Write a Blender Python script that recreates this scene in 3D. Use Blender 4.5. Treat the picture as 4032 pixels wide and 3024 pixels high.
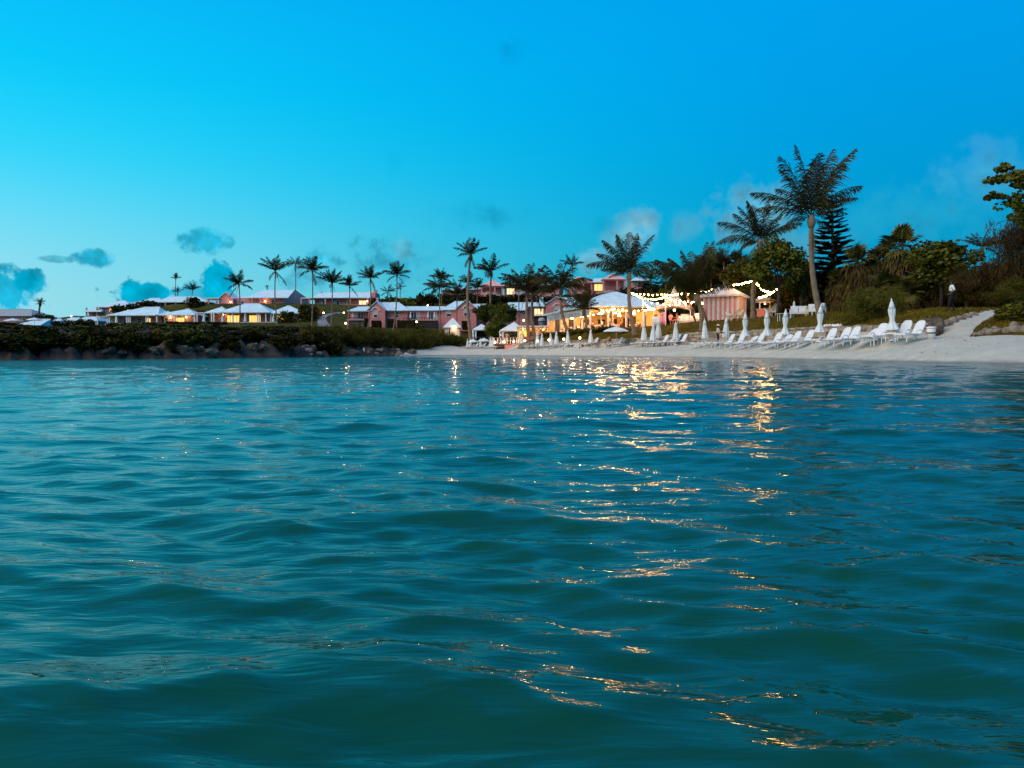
import bpy, bmesh, math, random
import numpy as np
from mathutils import Vector, Matrix
R = math.radians
scene = bpy.context.scene
for o in list(bpy.data.objects): bpy.data.objects.remove(o)
C = scene.collection

# ------------------------------------------------------------------ camera
F = 3046.0                      # focal length in pixels of the 4032 px wide photograph
PITCH, ROLL, CAMH = 0.04235, 0.0035, 0.55
cf = Vector((0, math.cos(PITCH), -math.sin(PITCH)))
r0 = Vector((1, 0, 0)); u0 = Vector((0, math.sin(PITCH), math.cos(PITCH)))
cr = r0*math.cos(ROLL) - u0*math.sin(ROLL)
cu = u0*math.cos(ROLL) + r0*math.sin(ROLL)
cam_d = bpy.data.cameras.new('camera'); cam = bpy.data.objects.new('camera', cam_d); C.objects.link(cam)
M = Matrix((( cr.x, cu.x, -cf.x, 0), (cr.y, cu.y, -cf.y, 0), (cr.z, cu.z, -cf.z, CAMH), (0, 0, 0, 1)))
cam.matrix_world = M
cam_d.sensor_width = 36; cam_d.lens = 36*F/4032; cam_d.clip_start = 0.05; cam_d.clip_end = 6000
scene.camera = cam
CAM = Vector((0, 0, CAMH))
def ray(px, py): return cf + cr*((px-2016)/F) + cu*((1512-py)/F)
def P(px, py, Y):               # the place that stands Y metres out, seen in that direction
    d = ray(px, py); return CAM + d*(Y/d.y)

# ------------------------------------------------------------------ world
world = bpy.data.worlds.new('World'); scene.world = world; world.use_nodes = True
wt = world.node_tree; wn = wt.nodes; wl = wt.links; wn.clear()
SUN_AZ, SUN_EL = R(-125), R(42)       # glow of the set sun: to the left, behind the viewer's shoulder
def mk(tree, typ, **kw):
    n = tree.nodes.new(typ)
    for k, v in kw.items(): setattr(n, k, v)
    return n
def val(tree, sock, v):
    if isinstance(v, bpy.types.NodeSocket): tree.links.new(v, sock)
    else: sock.default_value = v
def ma(tree, op, a, b=0.0, c=None, clamp=False):
    n = mk(tree, 'ShaderNodeMath', operation=op, use_clamp=clamp)
    val(tree, n.inputs[0], a); val(tree, n.inputs[1], b)
    if c is not None: val(tree, n.inputs[2], c)
    return n.outputs[0]
def sstep(tree, x, a, b):
    n = mk(tree, 'ShaderNodeMapRange', interpolation_type='SMOOTHSTEP')
    val(tree, n.inputs[0], x); n.inputs[1].default_value = a; n.inputs[2].default_value = b
    n.inputs[3].default_value = 0; n.inputs[4].default_value = 1
    return n.outputs[0]
def mixc(tree, f, a, b, blend='MIX'):
    n = mk(tree, 'ShaderNodeMix', data_type='RGBA', blend_type=blend)
    val(tree, n.inputs[0], f)
    for s, v in ((n.inputs[6], a), (n.inputs[7], b)):
        if isinstance(v, bpy.types.NodeSocket): tree.links.new(v, s)
        else: s.default_value = (*v, 1) if len(v) == 3 else v
    return n.outputs[2]
def ramp(tree, f, stops, interp='EASE'):
    n = mk(tree, 'ShaderNodeValToRGB'); cr_ = n.color_ramp; cr_.interpolation = interp
    while len(cr_.elements) < len(stops): cr_.elements.new(0.5)
    for e, (p, c) in zip(cr_.elements, stops): e.position = p; e.color = (*c, 1)
    val(tree, n.inputs[0], f); return n.outputs[0]
def noise(tree, vec, scale, detail=4, rough=.55, dist=0.0, dim='3D'):
    n = mk(tree, 'ShaderNodeTexNoise', noise_dimensions=dim)
    if vec is not None: tree.links.new(vec, n.inputs['Vector'])
    n.inputs['Scale'].default_value = scale; n.inputs['Detail'].default_value = detail
    n.inputs['Roughness'].default_value = rough; n.inputs['Distortion'].default_value = dist
    return n.outputs[0]

tc = mk(wt, 'ShaderNodeTexCoord').outputs['Generated']
sep = mk(wt, 'ShaderNodeSeparateXYZ'); wl.new(tc, sep.inputs[0])
dx, dy, dz = sep.outputs
az = ma(wt, 'ARCTAN2', dx, dy)
hyp = ma(wt, 'SQRT', ma(wt, 'ADD', ma(wt, 'MULTIPLY', dx, dx), ma(wt, 'MULTIPLY', dy, dy)))
el = ma(wt, 'ARCTAN2', dz, hyp)
elc = ma(wt, 'MAXIMUM', ma(wt, 'DIVIDE', el, R(90)), 0.0)
GA = R(-72)                      # azimuth of the brightest part of the after-glow
g = ma(wt, 'COSINE', ma(wt, 'SUBTRACT', az, GA))
gm = ma(wt, 'POWER', sstep(wt, g, -0.35, 1.08), 1.25)
glow = ramp(wt, elc, [(0.0, (0, .80, .84)), (.04, (0, .80, .90)), (.08, (0, .78, .96)), (.12, (0, .75, 1.0)), (.19, (.0, .66, 1.0)), (.28, (.0, .46, .95)), (.6, (0, .30, .74)), (1, (0, .2, .6))], 'B_SPLINE')
away = ramp(wt, elc, [(0.0, (.0, .25, .39)), (.05, (.0, .295, .48)), (.11, (.0, .31, .62)), (.19, (.0, .315, .77)), (.28, (.0, .355, .87)), (.6, (0, .24, .66)), (1, (0, .17, .52))], 'B_SPLINE')
skyc = mixc(wt, gm, away, glow)
pale = ramp(wt, elc, [(0.0, (.50, 0, 0)), (.05, (.42, 0, 0)), (.095, (.19, 0, 0)), (.14, (.03, 0, 0)), (.20, (0, 0, 0))], 'B_SPLINE')   # the last pale light low over the set sun
skyc = mixc(wt, ma(wt, 'POWER', gm, 2.2), skyc, mixc(wt, 1.0, skyc, pale, 'ADD'))
nis = mk(wt, 'ShaderNodeTexSky', sky_type='NISHITA', sun_disc=False, sun_elevation=R(2), sun_rotation=SUN_AZ)
nis_c = mixc(wt, 1.0, nis.outputs[0], (0.0, .006, .010), 'MULTIPLY')
skyc = mixc(wt, 1.0, skyc, nis_c, 'ADD')
# clouds: cumulus heads along the horizon, each at its own bearing and height
def azel(px, py):
    d = ray(px, py); return math.atan2(d.x, d.y), math.atan2(d.z, math.hypot(d.x, d.y))
nb = noise(wt, tc, 38, 6, .60)
off = mk(wt, 'ShaderNodeVectorMath', operation='ADD'); wl.new(tc, off.inputs[0]); off.inputs[1].default_value = (.004, 0, -.008)
nlit = noise(wt, off.outputs[0], 34, 2, .62)
KN_ = 2.0
nk = ma(wt, 'MULTIPLY', ma(wt, 'SUBTRACT', nb, .5), KN_)
lit = ma(wt, 'ADD', ma(wt, 'MULTIPLY', ma(wt, 'SUBTRACT', nb, nlit), 1.1), .96)
litc = mk(wt, 'ShaderNodeCombineColor'); [wl.new(lit, litc.inputs[i]) for i in range(3)]
av = mk(wt, 'ShaderNodeCombineXYZ'); wl.new(az, av.inputs[0]); wl.new(el, av.inputs[1])
def cloud(col, px, py, rx, ry, c, opac, soft):
    a, e = azel(px, py); ra, re = rx/F, ry/F
    v = mk(wt, 'ShaderNodeVectorMath', operation='MULTIPLY_ADD'); wl.new(av.outputs[0], v.inputs[0])
    v.inputs[1].default_value = (1/ra, 1/re, 0); v.inputs[2].default_value = (-a/ra, -e/re, 0)
    ln = mk(wt, 'ShaderNodeVectorMath', operation='LENGTH'); wl.new(v.outputs[0], ln.inputs[0])
    n = mk(wt, 'ShaderNodeMapRange', interpolation_type='SMOOTHSTEP')
    wl.new(ma(wt, 'ADD', ln.outputs['Value'], nk), n.inputs[0]); n.inputs[1].default_value = 1.0; n.inputs[2].default_value = 1.0-soft
    n.inputs[3].default_value = 0; n.inputs[4].default_value = opac
    return mixc(wt, n.outputs[0], col, c)
CL = [ # px, py, rx, ry, colour, opacity, soft
 (20, 1150, 120, 85, (.0, .45, .70), .95, .32), (115, 1115, 60, 50, (.0, .45, .70), .95, .32), 
 (360, 1014, 75, 34, (.0, .44, .67), .9, .5), (820, 955, 120, 55, (.0, .46, .70), .8, .6), (235, 1020, 80, 14, (.02, .5, .70), .5, .7),
 (570, 1160, 120, 55, (.0, .46, .70), 1.0, .25), (860, 1105, 65, 85, (.0, .42, .66), 1.0, .25), (780, 1160, 150, 50, (.0, .42, .64), .8, .5),
 (1540, 1040, 200, 130, (.03, .40, .60), .75, .9), (1580, 985, 60, 70, (.11, .48, .65), .75, .8), (1200, 1110, 110, 70, (.05, .44, .64), .6, .9), (1260, 1020, 110, 60, (0, .36, .58), .6, .9),
 (1900, 850, 300, 80, (.0, .34, .60), .35, 1.2), (1550, 640, 70, 50, (.0, .44, .76), .5, 1.2), (2020, 205, 130, 65, (.0, .36, .78), .5, 1.2),
 (2470, 935, 130, 95, (.22, .55, .69), .85, 1.1), (2540, 870, 65, 70, (.28, .60, .72), .8, 1.1), (2340, 1020, 100, 60, (.18, .51, .66), .8, .9), (2700, 900, 80, 80, (.10, .43, .62), .6, 1.0), (2380, 890, 80, 45, (0, .31, .56), .45, 1.0), 
 (2990, 850, 200, 140, (.16, .49, .66), .9, .9), (3130, 960, 190, 90, (.08, .39, .56), .7, 1.0),
 (3620, 850, 560, 170, (.02, .40, .66), .75, 1.3), (3880, 680, 210, 120, (.07, .44, .72), .7, 1.2), (3860, 570, 60, 55, (.04, .35, .70), .6, 1.2), 
 # the same kind of clouds all round
 (-700, 1100, 300, 90, (.10, .5, .62), .6, .6), (-2000, 1150, 500, 120, (.06, .45, .6), .6, .6), (5200, 800, 420, 160, (.04, .33, .57), .6, 1.2), (6500, 1000, 500, 140, (.04, .33, .55), .6, 1.2),
]
clear = skyc
for c in CL: skyc = cloud(skyc, *c)
# modelling of light and shade inside the clouds only
cm = mk(wt, 'ShaderNodeVectorMath', operation='DISTANCE'); wl.new(clear, cm.inputs[0]); wl.new(skyc, cm.inputs[1])
skyl = mixc(wt, 1.0, skyc, litc.outputs[0], 'MULTIPLY')
skyc = mixc(wt, sstep(wt, cm.outputs['Value'], .02, .14), skyc, skyl)
bg = mk(wt, 'ShaderNodeBackground'); wl.new(skyc, bg.inputs[0]); bg.inputs[1].default_value = 1.0
wo = mk(wt, 'ShaderNodeOutputWorld'); wl.new(bg.outputs[0], wo.inputs[0])
world.cycles.sampling_method = 'MANUAL'; world.cycles.sample_map_resolution = 512

# ------------------------------------------------------------------ sun: the wide, soft after-glow
sd = bpy.data.lights.new('afterglow_sun', 'SUN'); sd.energy = 2.8; sd.angle = R(70); sd.color = (1.0, .77, .54)
so = bpy.data.objects.new('afterglow_sun', sd); C.objects.link(so)
sdir = Vector((math.sin(SUN_AZ)*math.cos(SUN_EL), math.cos(SUN_AZ)*math.cos(SUN_EL), math.sin(SUN_EL)))
so.rotation_euler = sdir.to_track_quat('Z', 'Y').to_euler(); so.location = (-60, -40, 80)
scene.view_settings.view_transform = 'Standard'; scene.view_settings.look = 'None'
scene.view_settings.exposure = 0.0; scene.view_settings.gamma = 1.0
scene.render.engine = 'CYCLES'
scene.cycles.max_bounces = 6; scene.cycles.diffuse_bounces = 2; scene.cycles.glossy_bounces = 3; scene.cycles.transmission_bounces = 3
scene.cycles.caustics_reflective = False; scene.cycles.caustics_refractive = False
scene.cycles.sample_clamp_indirect = 6.0; scene.cycles.sample_clamp_direct = 0.0
# ------------------------------------------------------------------ materials
MATS = {}
def mat(name, col, rough=.7, var=.25, scale=6.0, bump=0.0, bscale=None, spec=.3, emit=None, es=0.0, detail=5, col2=None, trans=0.0, coords='Object'):
    if name in MATS: return MATS[name]
    m = bpy.data.materials.new(name); m.use_nodes = True; t = m.node_tree; b = t.nodes['Principled BSDF']
    co = mk(t, 'ShaderNodeTexCoord').outputs[coords]
    n = noise(t, co, scale, detail)
    c2 = col2 if col2 else tuple(max(0, x*(1-var)) for x in col)
    c1 = tuple(min(1, x*(1+var*.6)) for x in col) if not col2 else col
    cc = ramp(t, n, [(.32, c2), (.68, c1)], 'LINEAR')
    t.links.new(cc, b.inputs['Base Color'])
    b.inputs['Roughness'].default_value = rough
    b.inputs['Specular IOR Level'].default_value = spec
    if trans: b.inputs['Transmission Weight'].default_value = trans
    if emit:
        b.inputs['Emission Color'].default_value = (*emit, 1); b.inputs['Emission Strength'].default_value = es
    if bump:
        nn = noise(t, co, bscale or scale*3, 6, .6)
        bp = mk(t, 'ShaderNodeBump'); bp.inputs['Strength'].default_value = bump; bp.inputs['Distance'].default_value = .05
        t.links.new(nn, bp.inputs['Height']); t.links.new(bp.outputs[0], b.inputs['Normal'])
    MATS[name] = m; return m
def leafmat(name, col, var=.5, scale=1.5, rough=.6, tr=.25):
    if name in MATS: return MATS[name]
    m = bpy.data.materials.new(name); m.use_nodes = True; t = m.node_tree; b = t.nodes['Principled BSDF']
    co = mk(t, 'ShaderNodeTexCoord').outputs['Object']
    oi = mk(t, 'ShaderNodeObjectInfo')
    n = noise(t, co, scale, 4)
    c = ramp(t, n, [(.3, tuple(x*(1-var) for x in col)), (.7, tuple(x*(1+var) for x in col))], 'LINEAR')
    h = mk(t, 'ShaderNodeHueSaturation'); t.links.new(c, h.inputs['Color'])
    val(t, h.inputs['Value'], ma(t, 'ADD', ma(t, 'MULTIPLY', oi.outputs['Random'], .5), .75))
    val(t, h.inputs['Hue'], ma(t, 'ADD', ma(t, 'MULTIPLY', oi.outputs['Random'], .03), .485))
    t.links.new(h.outputs[0], b.inputs['Base Color']); b.inputs['Roughness'].default_value = rough
    b.inputs['Specular IOR Level'].default_value = .05
    MATS[name] = m; return m
WHITE = mat('white_plastic', (.78, .76, .74), .45, .1, 3)
CANVAS = mat('white_canvas', (.74, .77, .75), .8, .12, 2.5, .15, 30)
ROOF = mat('white_lime_roof', (.60, .76, .79), .8, .16, .9, .2, 8)
ROOFD = mat('grey_slate_roof', (.36, .36, .38), .8, .2, 1.2, .1, 8)
PINK = mat('pink_render', (.76, .29, .26), .85, .14, .8, .1, 10)
PINKD = mat('dusty_pink_render', (.62, .30, .28), .85, .16, .8, .1, 10)
PINKROOF = mat('pink_lime_roof', (.82, .42, .38), .8, .12, 1)
TRIM = mat('cream_trim', (.80, .72, .66), .6, .1, 3)
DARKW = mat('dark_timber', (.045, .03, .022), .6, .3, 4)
WOOD = mat('teak_timber', (.32, .17, .07), .6, .35, 4)
GLASS = mat('window_glass', (.05, .06, .07), .08, .2, 2, spec=.5)
CURTAIN = mat('pale_blind', (.62, .58, .50), .8, .12, 4)
LIT = mat('lit_window', (.8, .6, .3), .6, .2, 2, emit=(1.0, .56, .13), es=1.5)
LITW = mat('lit_pale_window', (.8, .6, .3), .6, .2, 2, emit=(1.0, .74, .38), es=1.3)
BULB = mat('bulb_glow', (.9, .8, .6), .4, .05, 2, emit=(1.0, .50, .14), es=120)
GLOBE = mat('globe_glow', (.9, .8, .7), .4, .05, 2, emit=(1.0, .66, .34), es=13)
LANTERN = mat('lantern_glow', (.9, .8, .7), .4, .05, 2, emit=(1.0, .62, .26), es=55)
SCONCE = mat('sconce_glow', (.9, .8, .7), .4, .05, 2, emit=(1.0, .64, .30), es=11)
METAL = mat('dark_metal', (.04, .04, .04), .5, .2, 5)
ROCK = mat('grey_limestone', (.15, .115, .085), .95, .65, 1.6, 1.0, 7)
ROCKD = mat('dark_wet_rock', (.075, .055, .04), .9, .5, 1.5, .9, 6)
STONE = mat('wall_stone', (.42, .31, .215), .95, .42, 1.1, .8, 9, coords='Object')
STONE2 = mat('grey_wall_stone', (.28, .215, .16), .95, .42, 1.3, .8, 9)
MORTAR = mat('wall_mortar', (.10, .075, .05), .95, .4, 3, .6, 12)
SKIN = mat('dark_skin', (.11, .055, .035), .6, .1, 5)
SKIN2 = mat('tan_skin', (.45, .25, .17), .6, .1, 5)
BLACK = mat('black_cloth', (.014, .013, .014), .8, .2, 8)
BROWN = mat('dark_brown_cloth', (.05, .022, .018), .8, .2, 8)
CREAM = mat('cream_cloth', (.70, .60, .42), .8, .12, 8)
WCLOTH = mat('white_cloth', (.82, .78, .76), .8, .08, 8)
PCLOTH = mat('hot_pink_cloth', (.90, .22, .42), .8, .12, 8)
PCLOTH2 = mat('salmon_cloth', (.88, .30, .26), .8, .12, 8)
OCLOTH = mat('coral_cloth', (.85, .26, .14), .8, .12, 8)
BCLOTH = mat('blue_towel', (.25, .55, .72), .9, .12, 8)
BARK = mat('palm_bark', (.25, .165, .105), .9, .3, 3.0, .6, 10)
BARKD = mat('dark_bark', (.10, .07, .05), .9, .3, 3.0, .6, 10)
PALM = leafmat('palm_frond_green', (.046, .036, .010))
PALMB = leafmat('big_palm_frond_green', (.044, .040, .012))
FANL = leafmat('fan_palm_leaf', (.090, .078, .016))
SKIRT = leafmat('dry_palm_leaf', (.125, .078, .024), .5)
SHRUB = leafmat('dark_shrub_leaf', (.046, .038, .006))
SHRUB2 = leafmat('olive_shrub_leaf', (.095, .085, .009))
CASU = leafmat('casuarina_needle', (.062, .040, .014))
CASU2 = leafmat('green_needle', (.080, .066, .009))
SEAG = leafmat('sea_grape_leaf', (.096, .094, .012))
PINE = leafmat('pine_needle', (.024, .026, .014))
HEDGE = leafmat('clipped_hedge_leaf', (.030, .022, .007))
# ------------------------------------------------------------------ mesh helpers
class MB:
    def __init__(s): s.v = []; s.f = []; s.m = []; s.mi = 0
    def add(s, v, f):
        k = len(s.v); s.v.extend([tuple(x) for x in v]); s.f.extend([tuple(i+k for i in q) for q in f]); s.m.extend([s.mi]*len(f)); return s
    def box(s, x0, x1, y0, y1, z0, z1):
        x0, x1 = min(x0, x1), max(x0, x1); y0, y1 = min(y0, y1), max(y0, y1); z0, z1 = min(z0, z1), max(z0, z1)
        return s.add([(x0,y0,z0),(x1,y0,z0),(x1,y1,z0),(x0,y1,z0),(x0,y0,z1),(x1,y0,z1),(x1,y1,z1),(x0,y1,z1)],
                     [(0,3,2,1),(4,5,6,7),(0,1,5,4),(1,2,6,5),(2,3,7,6),(3,0,4,7)])
    def tube(s, pts, rad, n=8, cap=True):
        pts = [Vector(p) for p in pts]; N = len(pts); rr = rad if isinstance(rad, (list, tuple)) else [rad]*N
        V = []; Fc = []
        for i, p in enumerate(pts):
            t = (pts[min(i+1, N-1)] - pts[max(i-1, 0)]).normalized()
            a = t.cross(Vector((0, 0, 1)) if abs(t.z) < .9 else Vector((0, 1, 0))).normalized(); b = t.cross(a)
            for j in range(n):
                q = 2*math.pi*j/n; V.append(p + (a*math.cos(q) + b*math.sin(q))*rr[i])
        for i in range(N-1):
            for j in range(n):
                k = (j+1) % n; Fc.append((i*n+j, i*n+k, (i+1)*n+k, (i+1)*n+j))
        if cap: Fc += [tuple(range(n))[::-1], tuple((N-1)*n+j for j in range(n))]
        return s.add(V, Fc)
    def lathe(s, prof, n=12, c=(0, 0, 0), fold=0, amp=0.0):
        V = []; Fc = []
        for (r, z) in prof:
            for j in range(n):
                q = 2*math.pi*j/n; k = 1 + (amp*math.cos(fold*q) if fold else 0)
                V.append((c[0]+r*k*math.cos(q), c[1]+r*k*math.sin(q), c[2]+z))
        for i in range(len(prof)-1):
            for j in range(n):
                k = (j+1) % n; Fc.append((i*n+j, i*n+k, (i+1)*n+k, (i+1)*n+j))
        Fc += [tuple(range(n))[::-1], tuple((len(prof)-1)*n+j for j in range(n))]
        return s.add(V, Fc)
    def ball(s, c, r, n=8, m=6, sq=(1, 1, 1)):
        prof = [(max(.001, r*math.sin(math.pi*i/m)), -r*math.cos(math.pi*i/m)) for i in range(m+1)]
        k = len(s.v); s.lathe(prof, n)
        for i in range(k, len(s.v)):
            v = s.v[i]; s.v[i] = (v[0]*sq[0]+c[0], v[1]*sq[1]+c[1], v[2]*sq[2]+c[2])
        return s
    def mesh(s, name, mats, smooth=False):
        me = bpy.data.meshes.new(name); me.from_pydata(s.v, [], s.f)
        for m in (mats if isinstance(mats, (list, tuple)) else [mats]): me.materials.append(m)
        if any(s.m): me.polygons.foreach_set('material_index', s.m)
        if smooth: me.polygons.foreach_set('use_smooth', [True]*len(s.f))
        me.update(); return me
    def build(s, name, mats, parent=None, smooth=False):
        return link(name, s.mesh(name, mats, smooth), parent)
def link(name, me, parent=None, loc=None, rot=None, scale=None):
    o = bpy.data.objects.new(name, me); C.objects.link(o)
    if parent is not None: o.parent = parent
    if loc is not None: o.location = loc
    if rot is not None: o.rotation_euler = rot
    if scale is not None: o.scale = scale if hasattr(scale, '__len__') else (scale,)*3
    return o
def npmesh(name, V, Fa, mat_, smooth=False):
    V = np.asarray(V, dtype=np.float32); Fa = np.asarray(Fa, dtype=np.int32)
    me = bpy.data.meshes.new(name); n, k = Fa.shape
    me.vertices.add(len(V)); me.vertices.foreach_set('co', V.ravel())
    me.loops.add(n*k); me.loops.foreach_set('vertex_index', Fa.ravel())
    me.polygons.add(n); me.polygons.foreach_set('loop_start', np.arange(0, n*k, k, dtype=np.int32))
    try: me.polygons.foreach_set('loop_total', np.full(n, k, dtype=np.int32))
    except Exception: pass
    if smooth: me.polygons.foreach_set('use_smooth', np.ones(n, dtype=bool))
    me.materials.append(mat_); me.update(calc_edges=True); me.validate(); return me
def tag(o, label=None, cat=None, group=None, kind=None):
    if label: o['label'] = label
    if cat: o['category'] = cat
    if group: o['group'] = group
    if kind: o['kind'] = kind
    return o
def thing(name, label, cat, loc=(0, 0, 0), rz=0.0, group=None):
    o = bpy.data.objects.new(name, None); C.objects.link(o); o.empty_display_size = .2
    o.location = loc; o.rotation_euler = (0, 0, rz); return tag(o, label, cat, group)
def dup(root, loc, rz=None, label=None, group=None, scale=None):
    r = root.copy(); C.objects.link(r); r.location = loc
    if rz is not None: r.rotation_euler = (0, 0, rz)
    if scale is not None: r.scale = (scale,)*3
    if label: r['label'] = label
    if group: r['group'] = group
    for ch in root.children:
        c = ch.copy(); C.objects.link(c); c.parent = r
        for gch in ch.children:
            d = gch.copy(); C.objects.link(d); d.parent = c
    return r
def lamp(name, parent, loc, watts, col=(1, .62, .28), r=.08):
    L = bpy.data.lights.new(name, 'POINT'); L.energy = watts; L.color = col; L.shadow_soft_size = r
    o = bpy.data.objects.new(name, L); C.objects.link(o); o.parent = parent; o.location = loc; return o
# ------------------------------------------------------------------ terrain heights
# every row is a bearing (as a photo column); pairs are (metres out, metres above the sea)
WL = {}
KN = {
 -2400: (44, [(46, 1), (50, 2.2), (80, 4), (165, 6.5), (260, 9), (420, 9)]),
 -900: (54, [(56, 1), (60, 2.2), (85, 4), (165, 6.2), (205, 8), (260, 9.5), (420, 9)]),
 0: (60, [(61.5, .8), (65, 2.0), (85, 3.6), (165, 5.6), (205, 8), (260, 10.3), (420, 9)]),
 300: (64, [(65.5, .8), (69, 2.0), (100, 3.3), (130, 4.4), (150, 5.1), (165, 5.5), (185, 7.5), (205, 10), (240, 12), (420, 12)]),
 450: (66, [(67.5, .8), (71, 2.2), (100, 3.4), (120, 4.4), (150, 5.9), (165, 6.3), (180, 7.5), (198, 10.7), (215, 11.2), (420, 12)]),
 700: (69, [(70.5, .7), (74, 2.3), (74.5, 2.35), (100, 3.5), (125, 4.7), (150, 6.2), (165, 6.9), (180, 8), (198, 12.9), (220, 13.2), (420, 14)]),
 1100: (78, [(79.5, .6), (83, 1.9), (105, 3.3), (125, 4.2), (140, 5.1), (165, 6.9), (180, 8), (198, 13.0), (220, 13.4), (420, 14)]),
 1280: (86, [(88, .5), (91, 1.1), (115, 2.6), (135, 4.4), (160, 7), (180, 9.5), (198, 12.8), (220, 13.3), (420, 14)]),
 1500: (100, [(102, .4), (105, .9), (118, 2.0), (138, 4.3), (153, 5.3), (168, 5.6), (180, 8), (200, 12.3), (220, 13), (420, 14)]),
 1700: (110, [(114, .5), (122, .95), (125, 1.5), (138, 3.6), (153, 5.2), (170, 5.6), (185, 9), (203, 14.2), (225, 14.8), (420, 15)]),
 1850: (107, [(111, .5), (120, .8), (132, .95), (137, 1.5), (143, 2.6), (155, 4.3), (165, 5.2), (182, 8), (203, 14.2), (225, 15), (420, 15)]),
 2000: (100, [(104, .5), (112, .8), (122, .98), (128, 1.5), (140, 2.3), (155, 4.0), (170, 5), (185, 9), (205, 14.4), (225, 15.2), (420, 15)]),
 2150: (88, [(92, .5), (98, .9), (102, 1.0), (102.7, 1.5), (107, 2.6), (116, 3.1), (150, 4), (170, 6), (190, 10), (205, 14.4), (225, 15.2), (420, 15)]),
 2300: (80, [(83, .5), (89, 1.0), (91, 1.05), (91.7, 1.8), (96, 2.9), (100, 3.1), (120, 3.2), (150, 4.5), (175, 8), (205, 14.8), (225, 15.2), (420, 15.5)]),
 2535: (69, [(72, .5), (79, 1.05), (81, 1.1), (81.7, 1.85), (86, 3.0), (90, 3.3), (120, 3.4), (150, 6), (205, 14.8), (225, 15), (420, 15)]),
 2775: (60, [(62.5, .5), (69, 1.1), (71, 1.15), (71.7, 2.1), (77, 3.4), (82, 3.62), (120, 4), (205, 10), (420, 12)]),
 3000: (51, [(53.5, .5), (59.5, 1.15), (62, 1.2), (62.7, 2.15), (68, 3.4), (72, 3.6), (120, 4), (205, 8), (420, 8)]),
 3232: (43, [(45.5, .5), (50, 1.18), (52.4, 1.2), (53.1, 2.1), (58, 3.2), (63, 3.6), (100, 4), (420, 5)]),
 3515: (36.5, [(38.5, .5), (42, 1.12), (44, 1.2), (44.7, 1.95), (50, 2.85), (60, 3.5), (100, 4), (420, 4)]),
 3690: (33.5, [(35.5, .5), (39, 1.08), (42, 1.3), (43.5, 1.95), (47, 3.05), (60, 3.5), (100, 4), (420, 4)]),
 3850: (31.5, [(33.5, .5), (37, 1.08), (40, 1.5), (47, 3.0), (60, 3.5), (100, 4), (420, 4)]),
 4000: (30, [(32, .5), (36, 1.1), (38.5, 1.95), (41, 2.35), (43, 2.35), (47, 3.0), (60, 3.5), (100, 4), (420, 4)]),
 4800: (26, [(28, .5), (32, 1.2), (35, 2.2), (40, 2.8), (60, 3.5), (420, 4)]),
 6400: (20, [(22, .5), (26, 1.2), (30, 2.2), (60, 3.5), (420, 4)]),
}
KX = sorted(KN)
def _zk(k, Y):
    w, pr = KN[k]; ys = [w-30, w-3, w] + [a for a, b in pr] + [2000]; zs = [-3, -.55, 0] + [b for a, b in pr] + [pr[-1][1]]
    return np.interp(Y, ys, zs)
def wlY(px): return float(np.interp(px, KX, [KN[k][0] for k in KX]))
def gzp(px, Y):                                   # height at a bearing and distance
    if px <= KX[0]: return float(_zk(KX[0], Y))
    if px >= KX[-1]: return float(_zk(KX[-1], Y))
    for a, b in zip(KX, KX[1:]):
        if a <= px <= b:
            t = (px-a)/(b-a); w = wlY(px)
            # slide both profiles so that their shorelines meet
            return float(_zk(a, Y-w+KN[a][0] if Y < w+16 else Y-(w-KN[a][0])*max(0, 1-(Y-w-16)/25))*(1-t)
                         + _zk(b, Y-w+KN[b][0] if Y < w+16 else Y-(w-KN[b][0])*max(0, 1-(Y-w-16)/25))*t)
def pxof(X, Y): return 2016 + F*X/Y
def gz(X, Y): return gzp(pxof(X, Y), Y)
def G(px, Y, dz=0.0):
    X = (px-2016)/F*Y; return Vector((X, Y, gzp(px, Y)+dz))
def hn(x, y, s, seed=0):                           # cheap smooth value noise, vectorised
    x = np.asarray(x, float)*s+seed*17.3; y = np.asarray(y, float)*s+seed*9.7
    return (np.sin(x*1.7+2.1*np.sin(y*.9+seed))+np.sin(y*2.3+1.7*np.sin(x*1.1))+np.sin((x+y)*3.1+np.sin(x*2.7)))/3
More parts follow.
